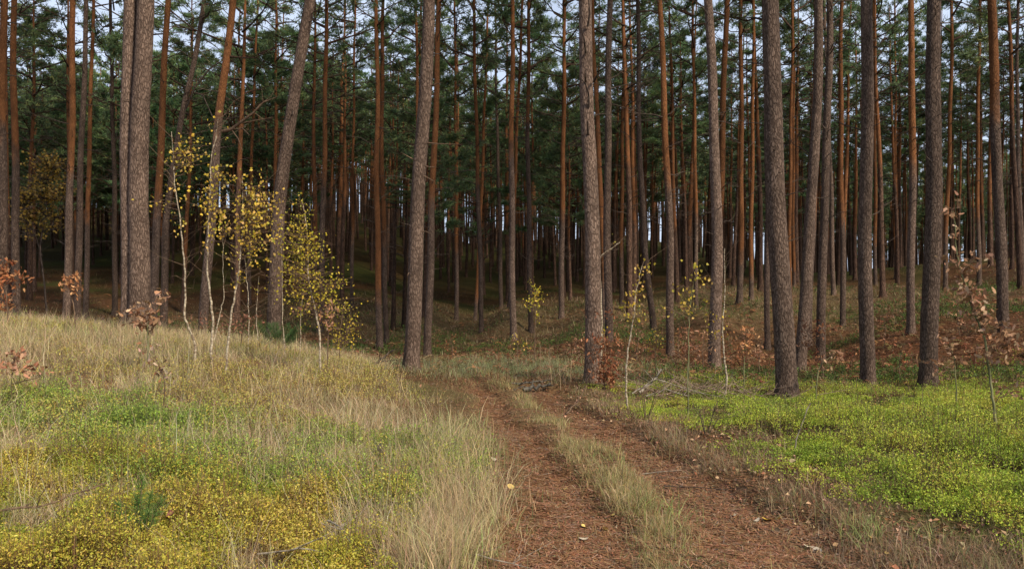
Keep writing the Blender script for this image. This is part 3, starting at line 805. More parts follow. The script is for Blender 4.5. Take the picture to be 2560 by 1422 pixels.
limb(kO, "limb", [(572,141),(610,146),(640,148),(690,130)], .03, M_TWIG, Yo=-.2)
limb(kO, "limb", [(550,418),(580,416),(605,402),(640,395)], .02, M_SNAG, Yo=-.2)
kC = K("dark crooked pine")
limb(kC, "limb", [(455,290),(490,220),(530,175),(560,160),(590,150)], .035, M_SNAG, "dark limb arching to the right", Yo=-.4)
limb(kC, "limb", [(478,230),(510,240),(540,300),(565,360)], .03, M_SNAG, Yo=-.4)
limb(kC, "limb", [(480,75),(430,60),(390,55)], .03, M_SNAG, Yo=-.3)
k2 = K("second trunk from the left edge")
limb(k2, "snag", [(40,245),(41,215),(50,195),(64,182)], .026, M_SNAG, Yo=-.3)
limb(k2, "limb", [(45,40),(62,20),(90,10),(125,20)], .03, M_SNAG, Yo=-.5)
limb(k2, "limb", [(50,165),(70,155),(95,152),(140,170)], .022, M_SNAG, Yo=-.4)

# ------------------------------------------------------------------ the crowd of pines behind: shared stems, crowns, dead twigs
VAR = []
for i in range(8):
    rg = random.Random(i + 70)
    Ht = rg.uniform(13.5, 17); lean = rg.uniform(-.035, .045); la = rg.uniform(-.03, .03); ph = rg.uniform(0, 6)
    bow = rg.uniform(-.12, .12)
    path = lambda z, l=lean, m=la, p=ph, b=bow: (l * z + b * math.sin(z * .22) + .02 * math.sin(z * 1.1 + p), m * z + .03 * math.sin(z * .7 + p))
    r0 = rg.uniform(.085, .12)
    hc = Ht * rg.uniform(.46, .56)
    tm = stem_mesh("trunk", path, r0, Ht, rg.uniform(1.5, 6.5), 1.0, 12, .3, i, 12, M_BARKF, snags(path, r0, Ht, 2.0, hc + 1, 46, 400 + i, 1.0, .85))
    VAR.append((path, Ht, hc, tm))
YV = []
for i in range(3):
    rg = random.Random(i + 170)
    Ht = 9.5 + i; ph = rg.uniform(0, 6); lean = rg.uniform(-.02, .03)
    path = lambda z, l=lean, p=ph: (l * z + .03 * math.sin(z + p), .02 * math.sin(z * .8 + p))
    hc = 3.2 + i * .3
    YV.append((path, Ht, hc, stem_mesh("trunk", path, .075, Ht, 2.5, 1.0, 10, .4, 50 + i, 8, M_BARKF, snags(path, .075, Ht, 1.2, hc, 26, 500 + i, 1.0, .8))))

rg = random.Random(11)
taken = list(hero_xy); spots = []
def free(x, y, d):
    for a, b in taken:
        if (a - x) ** 2 + (b - y) ** 2 < d * d: return False
    return True
tries = 0
while tries < 110000 and len(spots) < 1620:
    tries += 1
    y = 29 + (118 - 29) * rg.random() ** .85
    half = .66 * y + 5
    x = rg.uniform(-half, half)
    u = 1280 + FPX * x / y
    # clearings: nearer on the right the stand opens up, beyond the crest it ends
    ymax = float(np.interp(u, [-200, 600, 1000, 1500, 1750, 2000, 2560, 2900], [104, 102, 112, 116, 110, 104, 104, 104]))
    if y > ymax: continue
    if not free(x, y, 1.4 if y > 56 else (1.75 if y > 45 else 2.5)): continue
    if u < 760 and y < 40 and rg.random() < .75: continue
    spots.append((x, y)); taken.append((x, y))
# a few shade-giving neighbours just outside the left and right of the frame
spots.sort(key=lambda p: p[1])
def zone(x, y):
    u = 1280 + FPX * x / y
    a = "left" if u < 650 else ("centre" if u < 1600 else "right")
    b = "front rows" if y < 42 else ("middle rows" if y < 55 else "rear rows")
    return a, b
ZL = {("left", "front rows"): "slim pine in the front rows of the shaded crowd on the left",
      ("left", "middle rows"): "slim pine in the middle rows of the shaded crowd on the left",
      ("left", "rear rows"): "small pine on the dark slope far back on the left",
      ("centre", "front rows"): "slim pine just behind the straw ridge in the centre",
      ("centre", "middle rows"): "slim pine at the foot of the dark slope in the centre",
      ("centre", "rear rows"): "small pine up the dark slope far back in the centre",
      ("right", "front rows"): "slim pine in the front rows beyond the bracken on the right",
      ("right", "middle rows"): "slim pine in the middle rows near the crest on the right",
      ("right", "rear rows"): "small pine beyond the crest far back on the right"}
in_view = [s for s in spots if abs(s[0]) < .66 * s[1] + 1]
N_THINGS = 240
cnt = 0; stuff_spots = []
for x, y in spots:
    u = 1280 + FPX * x / y
    young = (y > 33) and ((u < 720 and vnoise(x * .12, y * .12, 4) > .42) or (u < 1500 and vnoise(x * .12, y * .12, 4) > .62) or vnoise(x * .12, y * .12, 4) > .80 or (u > 1750 and y > 62 and rg.random() < .45))
    if cnt < N_THINGS:
        i = rg.randrange(3 if young else 8)
        path, Ht, hc, tm = (YV if young else VAR)[i]
        s = rg.uniform(.9, 1.15) * (.88 if y > 48 and not young else 1)
        a, b = zone(x, y)
        z = h1(x, y)
        root = thing("pine_tree", (x, y, z), ("bushy young pine with foliage low down, " + {"left": "among the trunks on the left", "centre": "deep in the centre of the wood", "right": "deep in the wood on the right"}[a]) if young else ZL[(a, b)],
                     "pine tree", ("young pines in the wood, " + a) if young else ("pines in the crowd, " + a + ", " + b))
        root.rotation_euler = (0, 0, rg.uniform(0, 2 * PI)); root.scale = (s, s, s)
        link("trunk", tm, root)
        ci = rg.randrange(3 if young else 6)
        cx, cy = path(hc)
        c = link("crown", (YCROWN if young else CROWN)[ci], root, (cx, cy, hc))
        sc = (Ht + .4 - hc) / (YCROWN_L if young else CROWN_L)[ci]
        wd = rg.uniform(.85, 1.2)
        c.scale = (wd, wd, sc); c.rotation_euler = (0, 0, rg.uniform(0, 6.28))
        cnt += 1
    else:
        stuff_spots.append((x, y, young))
# the rest of the wood as one mass
mb = MB()
LOW = [crown_mesh(300 + i, 8, 2.0, 20, 5, 5, .34, .052, False, per=4.4) for i in range(5)]
LOW = [(np.concatenate(m.v), np.concatenate(m.f4), np.concatenate(m.c)) for m in LOW]
for k, (x, y, young) in enumerate(stuff_spots):
    z = h1(x, y); Ht = rg.uniform(8, 11) if young else rg.uniform(10.5, 14.5)
    hc = Ht * (.36 if young else rg.uniform(.42, .56))
    lx, ly = rg.uniform(-.03, .03), rg.uniform(-.03, .03)
    r0 = rg.uniform(.08, .125)
    zs = np.array([-.3, .15, 2.5, 5, 7.5, 10, Ht]); r = stem_r(r0, zs, Ht)
    P = np.stack([x + lx * zs + .05 * np.sin(zs + k), y + ly * zs, z + zs], -1)
    v, f = tube(P, r, 6)
    om = np.repeat(sstep(2, 7, zs), 6)
    mb.add(v, f, np.stack([om, np.full_like(om, rg.uniform(.75, 1.1)), om * 0], -1), 1)
    for q in range(9):
        t = rg.uniform(2.5, hc + 1); a = rg.uniform(0, 6.28); L = rg.uniform(.4, 1.3)
        b = np.array([x + lx * t, y + ly * t, z + t]); e = np.array([math.cos(a), math.sin(a), rg.uniform(0, .5)])
        mb.add(*tube([b, b + e * L * .6, b + e * L + np.array([0, 0, .12])], [.016, .011, .004], 3), col=(0, .4, 0), mat=1)
    cv, cf, cc = LOW[rg.randrange(5)]
    a = rg.uniform(0, 6.28); ca, sa = math.cos(a), math.sin(a); wd = rg.uniform(.7, 1.0); hs = (Ht - hc) / 8
    v2 = np.stack([(cv[:, 0] * ca - cv[:, 1] * sa) * wd + x + lx * hc, (cv[:, 0] * sa + cv[:, 1] * ca) * wd + y + ly * hc, cv[:, 2] * hs + z + hc], -1)
    mb.add(v2, cf, cc * rg.uniform(.9, 1.6) * np.array([rg.uniform(.9, 1.25), 1, 1]), 0)
tag(mb.build("distant_pine_forest", [mat_leaf("distant_needles", .22, .55), M_BARKF]), "mass of thin pines beyond the counted ones, up the far slope", "forest", None, "stuff")
print("things", cnt, "stuff", len(stuff_spots), "verts", mb.n)

# ------------------------------------------------------------------ scatter helpers
def scatter(n, x0, x1, y0, y1, mask, p=1.0, wedge=True):
    """Random ground points kept with probability mask; density falls with distance as (y0/y)^p."""
    out = []
    got = 0
    for _ in range(60):
        m = max(4000, n)
        if abs(p - 1) < 1e-6: y = y0 * (y1 / y0) ** RNG.random(m)
        else:
            e = 1 - p; y = (y0 ** e + (y1 ** e - y0 ** e) * RNG.random(m)) ** (1 / e)
        x = RNG.uniform(x0, x1, m)
        k = RNG.random(m) < mask(x, y)
        if wedge: k &= np.abs(x) < .76 * y + 2.2
        out.append(np.stack([x[k], y[k]], -1)); got += k.sum()
        if got >= n: break
    return np.concatenate(out)[:n]
def clumped(P, per, rad):
    Q = np.repeat(P, per, 0); Q = Q + RNG.normal(0, 1, Q.shape) * np.repeat(np.broadcast_to(rad, (len(P),)), per)[:, None]
    return Q
def on_ground(Q, dz=0.0): return np.concatenate([Q, (H(Q[:, 0], Q[:, 1]) + dz)[:, None]], 1)
def rutm(x, y):
    a, b = rut_masks(x, y); return np.maximum(a, b)
def grass_field(mb, P, per, rad, L, W, cols, probs, lean=.35, bend=.9, amt=.2, wind=None, avoid_ruts=.9):
    Q = clumped(P, per, rad)
    if avoid_ruts: Q = Q[RNG.random(len(Q)) > rutm(Q[:, 0], Q[:, 1]) * avoid_ruts]
    n = len(Q)
    cc = pick(cols, n, probs)
    hl = .6 + .8 * fbm(Q[:, 0] * 1.4, Q[:, 1] * 1.4, 123, 2)
    ln = L * RNG.uniform(.3, 1.2, n) * hl * (.65 + .7 * fbm(Q[:, 0] * 4.5, Q[:, 1] * 4.5, 127, 2))
    az = RNG.uniform(0, 2 * PI, n)
    flat = np.repeat(RNG.random(len(P)) < .22, per); flat = flat[:n] if len(flat) >= n else np.resize(flat, n)
    lean = np.where(flat, 1.0, lean)
    if wind is not None:
        k = RNG.random(n) < .55; az[k] = RNG.normal(wind, .7, k.sum())
    add_blades(mb, on_ground(Q, -.01), az, ln, W * RNG.choice([.6, .9, 1.2, 1.9], n, p=[.3, .35, .25, .1]) * (.7 + .3 * Q[:, 1] / 6), np.abs(RNG.normal(0, 1, n)) * lean, RNG.normal(bend * .6, bend * .5, n), jitter(cc, n, amt))

STRAW = [(.62, .48, .27), (.54, .41, .23), (.42, .30, .18), (.48, .40, .20), (.34, .31, .13), (.50, .34, .24)]
# straw grass of the bank
mb = MB()
bank = lambda x, y: np.clip(m_bank(x, y) * (1 - .90 * m_yellow(x, y)) * (1 - .88 * m_lgreen(x, y)) * (1 - .6 * m_lyel2(x, y)) * (.12 + 1.1 * sstep(.3, .62, fbm(x * 1.5, y * 2.0, 201, 3))), 0, 1)
grass_field(mb, scatter(9600, -15, -.3, 4.3, 17.5, bank, 1.2), 14, .06, .30, .0032, STRAW, [.24, .2, .14, .2, .12, .10], lean=.5, bend=1.0, amt=.28)
low = lambda x, y: m_bank(x, y) * (1 - .8 * m_yellow(x, y))
grass_field(mb, scatter(4500, -13, -.3, 4.3, 17.5, low, 1.2), 10, .07, .11, .0035, [(.46, .37, .17), (.38, .31, .13), (.40, .24, .14), (.30, .28, .10)], [.3, .25, .3, .15], lean=.9, bend=1.2)
grass_field(mb, scatter(700, -9, -.3, 4.3, 9.5, bank, 1.0), 6, .10, .52, .0028, [(.62, .52, .32), (.50, .42, .28)], [.5, .5], lean=.45, bend=.8)
# long stalks beside the track
edge = lambda x, y: (blob(x, y, -.40, 5.0, .30, 1.0) + .6 * blob(x, y, -.55, 7.2, .35, 1.2)) * (1 - .7 * m_yellow(x, y))
grass_field(mb, scatter(620, -2.5, .5, 4.2, 13, edge, 1.0), 12, .05, .36, .0035, STRAW, [.3, .2, .2, .15, .1, .05], lean=.25, bend=.6)
# dead tussocks right of the track
side = lambda x, y: sstep(.15, .5, x - np.interp(y, RY, RR)) * (1 - sstep(-.1, .5, x - edge_right(y))) * (1 - sstep(13, 16, y))
grass_field(mb, scatter(1700, .3, 5.5, 4.2, 15, lambda x, y: side(x, y) * sstep(.36, .6, fbm(x * 1.4, y * 1.4, 217, 3)), 1.1), 13, .06, .15, .0035, [(.30, .20, .12), (.38, .28, .17), (.22, .15, .09), (.24, .24, .10), (.33, .19, .11)], [.3, .2, .2, .15, .15], lean=.6, bend=1.1)
cp = lambda x, y: sstep(-.2, .4, x - edge_right(y)) * (1 - sstep(13, 16, y)) * sstep(.42, .6, fbm(x * 1.2, y * 1.5, 231, 3))
grass_field(mb, scatter(900, 1, 12, 4.3, 15, cp, 1.1), 8, .07, .26, .003, [(.40, .31, .16), (.30, .28, .11), (.36, .22, .12), (.24, .27, .09)], [.35, .25, .2, .2], lean=.5, bend=.9)
tag(mb.build("dry_grass", [M_GRASS]), "straw coloured autumn grass on the bank and beside the track", "grass", None, "stuff")

# short grass of the middle strip and the track margins
mb = MB()
def strip(x, y):
    x = x + .30 * (fbm(x * .0 + y * 1.9, y * 1.9, 219, 3) - .5) + .2 * (fbm(x * 5, y * 5, 218, 2) - .5)
    c = np.interp(y, RY, (RL + RR) / 2); w = np.interp(y, RY, (RR - RL) / 2)
    return np.exp(-((x - c) / (w * .36)) ** 2) * (1 - sstep(13.5, 17, y)) * (.05 + 1.0 * sstep(.44, .60, fbm(x * 2.6, y * 2.0, 211, 3)))
grass_field(mb, scatter(2000, -2.5, 2.4, 4.0, 17, strip, 1.0), 12, .06, .12, .003, [(.44, .35, .16), (.52, .40, .22), (.28, .27, .09), (.40, .26, .14), (.22, .24, .08)], [.28, .22, .22, .14, .14], lean=.45, bend=1.0)
marg = lambda x, y: 1.4 * (np.exp(-((x - np.interp(y, RY, (RL + RR) / 2)) / 2.3) ** 2)) * (1 - sstep(17, 22, y)) * .55 * sstep(.40, .58, fbm(x * 1.9, y * 1.9, 215, 3)) * (1 - m_yellow(x, y)) * (x > -2.6)
grass_field(mb, scatter(2600, -3.5, 4.5, 4.0, 20, marg, 1.0), 12, .06, .13, .003, [(.33, .27, .12), (.42, .31, .16), (.22, .24, .08), (.32, .19, .10)], [.3, .25, .25, .2], lean=.7, bend=1.2, avoid_ruts=.55)
tag(mb.build("track_grass", [M_GRASS]), "short grass on the crown and margins of the track", "grass", None, "stuff")

# green tufts
mb = MB()
GREEN = [(.24, .28, .09), (.29, .33, .11), (.36, .37, .13), (.20, .22, .08)]
gt = lambda x, y: .35 * blob(x, y, -.35, 5.0, .35, .6) + blob(x, y, -.55, 7.9, .35, .7) + .5 * blob(x, y, .95, 7.3, .12, .15) + .6 * blob(x, y, 1.15, 5.6, .25, .2) + .3 * blob(x, y, 2.35, 5.0, .4, .2)
grass_field(mb, scatter(300, -2, 3.6, 4.2, 10, gt, .5), 12, .035, .26, .0042, GREEN, [.3, .3, .2, .2], lean=.35, bend=.9)
gb = lambda x, y: np.clip(m_lgreen(x, y) * 1.2 + .5 * blob(x, y, -5.5, 12.5, 3, 1.2) * m_bank(x, y) + .5 * blob(x, y, -3.2, 12.2, .5, .5), 0, 1)
grass_field(mb, scatter(1000, -10, -.2, 5, 15, gb, 1.0), 9, .05, .2, .0035, [(.25, .30, .09), (.32, .37, .11), (.36, .37, .14), (.42, .36, .17)], [.3, .3, .2, .2], lean=.5, bend=.9)
gm = lambda x, y: blob(x, y, .2, 15.8, 2.2, 1.3) + .6 * blob(x, y, .2, 17.8, 2.2, 1.0) + .6 * blob(x, y, -1.2, 19, 1.5, 1.5) + .5 * blob(x, y, -4.5, 16.0, 2.5, 1)
grass_field(mb, scatter(2200, -7, 5, 13, 22, gm, 1.0), 12, .12, .22, .005, [(.24, .27, .13), (.30, .30, .15), (.38, .32, .19), (.26, .28, .10)], [.3, .3, .2, .2], lean=.5, bend=.9, avoid_ruts=.3)
tag(mb.build("green_grass", [M_GRASS]), "fresher green grass tufts beside the track and on the bank", "grass", None, "stuff")

# wood floor: faded grass, bracken and moss
mb = MB()
fl = lambda x, y: np.clip((1 - m_bracken(x, y) * .8) * (.25 + .75 * sstep(.35, .6, fbm(x * .4, y * .4, 221, 3))), 0, 1) * (1 - m_bank(x, y)) * (1 - m_rgreen(x, y) * .8)
grass_field(mb, scatter(8500, -30, 32, 12.5, 48, fl, 1.6), 11, .13, .24, .0045, [(.14, .085, .038), (.19, .11, .05), (.10, .11, .03), (.17, .075, .036), (.22, .15, .08)], [.25, .2, .18, .25, .12], lean=.6, bend=1.1)
rd = lambda x, y: np.clip(m_ridge(x, y), 0, 1)
grass_field(mb, scatter(3400, -22, 26, 24, 44, rd, 1.0), 10, .16, .22, .007, [(.28, .20, .10), (.36, .27, .15), (.18, .17, .06)], [.4, .3, .3], lean=.7, bend=1.1)
tag(mb.build("forest_floor_grass", [M_GRASS]), "faded grass of the wood floor under the pines", "grass", None, "stuff")

# ------------------------------------------------------------------ bilberry
def bilberry(name, lab, P, per, rad, hgt, size, cols, probs, stemcol, nleaf=10, bump=None):
    """Sprigs: a thin leaning stem with small leaves set along its upper part."""
    mb = MB()
    per = max(1, round(per / 5))
    Q = clumped(P, per, rad); m = len(Q)
    hh = bump(Q[:, 0], Q[:, 1]) * hgt * np.exp(RNG.normal(0, .28, m)) + .02
    az = RNG.uniform(0, 2 * PI, m); ln = np.abs(RNG.normal(0, .45, m))
    z0 = H(Q[:, 0], Q[:, 1])
    D = np.stack([np.cos(az) * np.sin(ln), np.sin(az) * np.sin(ln), np.cos(ln)], -1)
    tone0 = fbm(Q[:, 0] * 2.2, Q[:, 1] * 2.2, 301, 3) * 1.5 - .25 + RNG.normal(0, .16, m)
    k = np.maximum(3, (nleaf * RNG.uniform(.5, 1.3, m)).astype(int))
    idx = np.repeat(np.arange(m), k); n = len(idx)
    t = RNG.beta(2.2, 1.1, n)
    side = rand_dirs(n, -.4, .5); sp = .028 * (.6 + .6 * RNG.random(n))
    B = np.concatenate([Q, z0[:, None]], 1)
    Lp = B[idx] + D[idx] * (hh[idx] * t)[:, None] + side * sp[:, None] + np.array([0, 0, .008])
    tone = np.clip(tone0[idx] + RNG.normal(0, .06, n), 0, .999)
    order = np.cumsum(probs); ci = np.searchsorted(order, np.clip(tone, 0, order[-1] - 1e-6))
    cc = jitter(np.asarray(cols)[np.minimum(ci, len(cols) - 1)], n, .16)
    leaves(Lp, size * RNG.uniform(.55, 1.3, n) * (.85 + .022 * Q[idx, 1]), cc, mb, 0, -.2, 1.0, .5, .12)
    s_ = np.stack([-np.sin(az), np.cos(az), np.zeros(m)], -1) * (.0013 + .0002 * Q[:, 1])[:, None]
    T = B + D * hh[:, None]
    v = np.stack([B - s_, B + s_, T + s_ * .5, T - s_ * .5], 1)
    mb.add(v.reshape(-1, 3), np.arange(m)[:, None] * 4 + np.array([[0, 1, 2, 3]]), np.repeat(jitter(stemcol, m, .25), 4, 0))
    return tag(mb.build(name, [M_HERB]), lab, "bilberry", None, "stuff")
mound = lambda x, y: .15 + 1.0 * sstep(.2, .8, fbm(x * 3.6, y * 3.6, 311, 4))
bilberry("yellow_bilberry", "low bilberry bushes turned autumn yellow in the left foreground",
         scatter(14500, -7.5, -.4, 4.1, 7.2, lambda x, y: m_yellow(x, y) * (.15 + .85 * sstep(.36, .56, fbm(x * 3.4, y * 3.4, 402, 3))), 1.0), 14, .04, .19, .018,
         [(.27, .31, .04), (.42, .39, .05), (.55, .46, .07), (.62, .50, .11), (.34, .24, .06)], [.22, .28, .28, .14, .08], (.20, .12, .06), 13, mound)
mb2 = lambda x, y: np.clip(m_lgreen(x, y) * .9, 0, 1)
bilberry("bank_bilberry", "bright green bilberry patches on the grassy bank",
         scatter(4200, -6.5, -.2, 5, 9.5, mb2, 1.0), 11, .05, .17, .02,
         [(.24, .33, .05), (.32, .42, .07), (.42, .46, .09), (.52, .44, .10)], [.35, .35, .2, .1], (.12, .14, .05), 10, mound)
bilberry("sparse_bilberry", "thin yellowish bilberry scattered through the straw grass",
         scatter(4600, -9, -.3, 6, 15, lambda x, y: m_lyel2(x, y) * m_bank(x, y), 1.0), 10, .08, .15, .02,
         [(.34, .33, .07), (.50, .41, .10), (.44, .32, .10)], [.4, .4, .2], (.2, .13, .07), 9, mound)
bilberry("green_bilberry", "carpet of green bilberry on the right of the track",
         scatter(25000, 1.2, 14.5, 4.3, 16.5, lambda x, y: np.clip(m_rgreen(x, y) * (.12 + .88 * sstep(.36, .56, fbm(x * 2.8, y * 2.8, 401, 3))) + .05 * sstep(-.2, .3, x - edge_right(y)), 0, 1), 1.15), 10, .06, .20, .018,
         [(.24, .32, .04), (.37, .46, .05), (.50, .56, .07), (.58, .56, .09), (.36, .25, .06)], [.20, .30, .28, .16, .06], (.14, .10, .05), 13, lambda x, y: mound(x, y) * (.30 + .70 * sstep(.0, .9, x - edge_right(y))) * (1 - .55 * sstep(7.5, 10.5, y)))
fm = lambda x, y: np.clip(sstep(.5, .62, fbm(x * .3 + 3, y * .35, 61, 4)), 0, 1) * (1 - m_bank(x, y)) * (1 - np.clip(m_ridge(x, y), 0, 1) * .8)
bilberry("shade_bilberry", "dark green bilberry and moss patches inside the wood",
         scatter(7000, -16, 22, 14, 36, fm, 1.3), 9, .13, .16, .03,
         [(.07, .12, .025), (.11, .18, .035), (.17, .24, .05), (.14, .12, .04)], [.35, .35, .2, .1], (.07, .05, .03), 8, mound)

# bracken and fallen leaves on the wood floor
mb = MB()
bk = lambda x, y: np.clip(m_bracken(x, y) + .25 * (y > 14), 0, 1) * (1 - m_bank(x, y))
P = scatter(6500, -22, 26, 14.5, 40, bk, 1.3)
def fronds(mb, P, L, cols):
    """Collapsed bracken: arched ribs with paired leaflets."""
    n = len(P); az = RNG.uniform(0, 2 * PI, n); ln = L * RNG.uniform(.5, 1.2, n); z0 = H(P[:, 0], P[:, 1])
    arch = RNG.uniform(.2, .6, n); col = jitter(cols, n, .28)
    for s in np.linspace(.1, 1, 14):
        bx = P[:, 0] + np.cos(az) * ln * s * .8; by = P[:, 1] + np.sin(az) * ln * s * .8
        bz = z0 + arch * ln * 1.5 * s * (1.25 - s) + .02
        for sd in (-1, 1):
            a = az + sd * RNG.normal(1.1, .2, n); l2 = ln * .26 * (1.15 - s) * RNG.uniform(.7, 1.2, n); wd = .022 * ln
            d = np.stack([np.cos(a), np.sin(a), RNG.normal(-.25, .3, n)], -1)
            f = np.stack([np.cos(az), np.sin(az), RNG.normal(0, .4, n)], -1) * wd[:, None]
            B = np.stack([bx, by, bz], -1)
            v = np.stack([B - f, B + f, B + d * l2[:, None] + f * .2, B + d * l2[:, None] - f * .4], 1)
            mb.add(v.reshape(-1, 3), np.arange(n)[:, None] * 4 + np.array([[0, 1, 2, 3]]), np.repeat(col, 4, 0))
fronds(mb, P, .42, pick([(.20, .08, .038), (.25, .115, .05), (.14, .062, .03), (.28, .17, .09), (.12, .10, .035)], len(P)))
tag(mb.build("dead_bracken", [M_LITTER]), "collapsed rust brown bracken in the hollow of the wood", "bracken", None, "stuff")
mb = MB()
lt = lambda x, y: np.clip(.25 + .75 * sstep(.4, .6, fbm(x * .8, y * .8, 331, 3)), 0, 1) * (1 - m_bank(x, y) * .95) * (1 - .75 * m_rgreen(x, y)) * (1 - .0 * x)
P = scatter(34000, -16, 20, 6, 34, lambda x, y: lt(x, y) * (1 - rutm(x, y) * .9) * sstep(11, 15, y + .9 * np.maximum(0, x - 1.2)), 1.5)
leaves(on_ground(P, .03), RNG.uniform(.025, .06, len(P)) * (.7 + .012 * P[:, 1]), jitter(pick([(.19, .09, .04), (.14, .062, .03), (.25, .14, .07), (.11, .055, .03), (.36, .23, .13)], len(P), [.3, .25, .22, .17, .06]), len(P), .25), mb, 0, .3, 1, .6, .2)
hb = np.array([[x + RNG.normal(0, .28), y + RNG.normal(-.08, .25)] for x, y in hero_xy if y < 30 for _ in range(46)])
leaves(on_ground(hb, .025), RNG.uniform(.02, .05, len(hb)), jitter(pick([(.13, .07, .04), (.20, .11, .06), (.09, .05, .03), (.26, .16, .09)], len(hb)), len(hb), .25), mb, 0, .2, 1, .5, .2)
hb = np.array([[x + math.cos(a) * r, y + math.sin(a) * r] for x, y in hero_xy if y < 30 for a, r in zip(RNG.uniform(0, 6.28, 34), RNG.uniform(.17, .42, 34))])
add_blades(mb, on_ground(hb), RNG.uniform(0, 6.28, len(hb)), RNG.uniform(.05, .22, len(hb)), np.full(len(hb), .006), np.abs(RNG.normal(0, .4, len(hb))), RNG.normal(.4, .4, len(hb)), jitter(pick([(.14, .16, .05), (.24, .18, .09), (.10, .12, .04)], len(hb)), len(hb), .25))
P = scatter(2300, .3, 3.6, 4.3, 15, lambda x, y: np.clip(side(x, y) + .9 * blob(x, y, 1.5, 10.8, .7, 1.2), 0, 1), 1.1)
leaves(on_ground(P, .02), RNG.uniform(.02, .05, len(P)), jitter(pick([(.30, .17, .10), (.24, .11, .05), (.45, .30, .18), (.14, .08, .05)], len(P)), len(P), .2), mb, 0, .3, 1, .6, .2)
tag(mb.build("leaf_litter", [M_LITTER]), "brown fallen leaves lying on the wood floor", "fallen leaves", None, "stuff")

# small twigs and cones trodden into the track
mb = MB()
P = scatter(420, -2.0, 4.2, 4.2, 13, lambda x, y: np.clip(rutm(x, y) + .5, 0, 1), 1.2)
for x, y in P:
    a = RNG.uniform(0, PI); l = RNG.uniform(.03, .16); z = h1(x, y) + .008; r = RNG.uniform(.0015, .004)
    mb.add(*tube([(x, y, z), (x + math.cos(a) * l * .5, y + math.sin(a) * l * .5, z + .006), (x + math.cos(a + .3) * l, y + math.sin(a + .3) * l, z)], [r, r, r * .5], 4))
tag(mb.build("twig_litter", [mat_wood("litter_twig", (.10, .065, .045), (.34, .26, .19))]), "short broken twigs trodden into the track", "twigs", None, "stuff")

# needles on the track
mb = MB()
nd = lambda x, y: np.clip(rutm(x, y) + .35 * np.exp(-((x - .9) / 1.5) ** 2), 0, 1)
P = scatter(52000, -2.2, 4.5, 4.1, 14.5, nd, 1.5)
n = len(P); a = RNG.uniform(0, PI, n); Ln = RNG.uniform(.03, .075, n); wd = .0022 * (.7 + P[:, 1] / 8)
B = on_ground(P, .006); B[:, 2] += RNG.uniform(0, .008, n)
d = np.stack([np.cos(a), np.sin(a), RNG.normal(0, .1, n)], -1) * Ln[:, None] * .5; s_ = np.stack([-np.sin(a), np.cos(a), np.zeros(n)], -1) * wd[:, None]
v = np.stack([B - d - s_, B - d + s_, B + d + s_, B + d - s_], 1)
mb.add(v.reshape(-1, 3), np.arange(n)[:, None] * 4 + np.array([[0, 1, 2, 3]]), np.repeat(jitter(pick([(.30, .145, .068), (.38, .20, .11), (.19, .09, .045), (.36, .25, .16)], n, [.4, .25, .27, .08]), n, .2), 4, 0))
tag(mb.build("needle_litter", [M_LITTER]), "rust red pine needles strewn over the ruts of the track", "needles", None, "stuff")

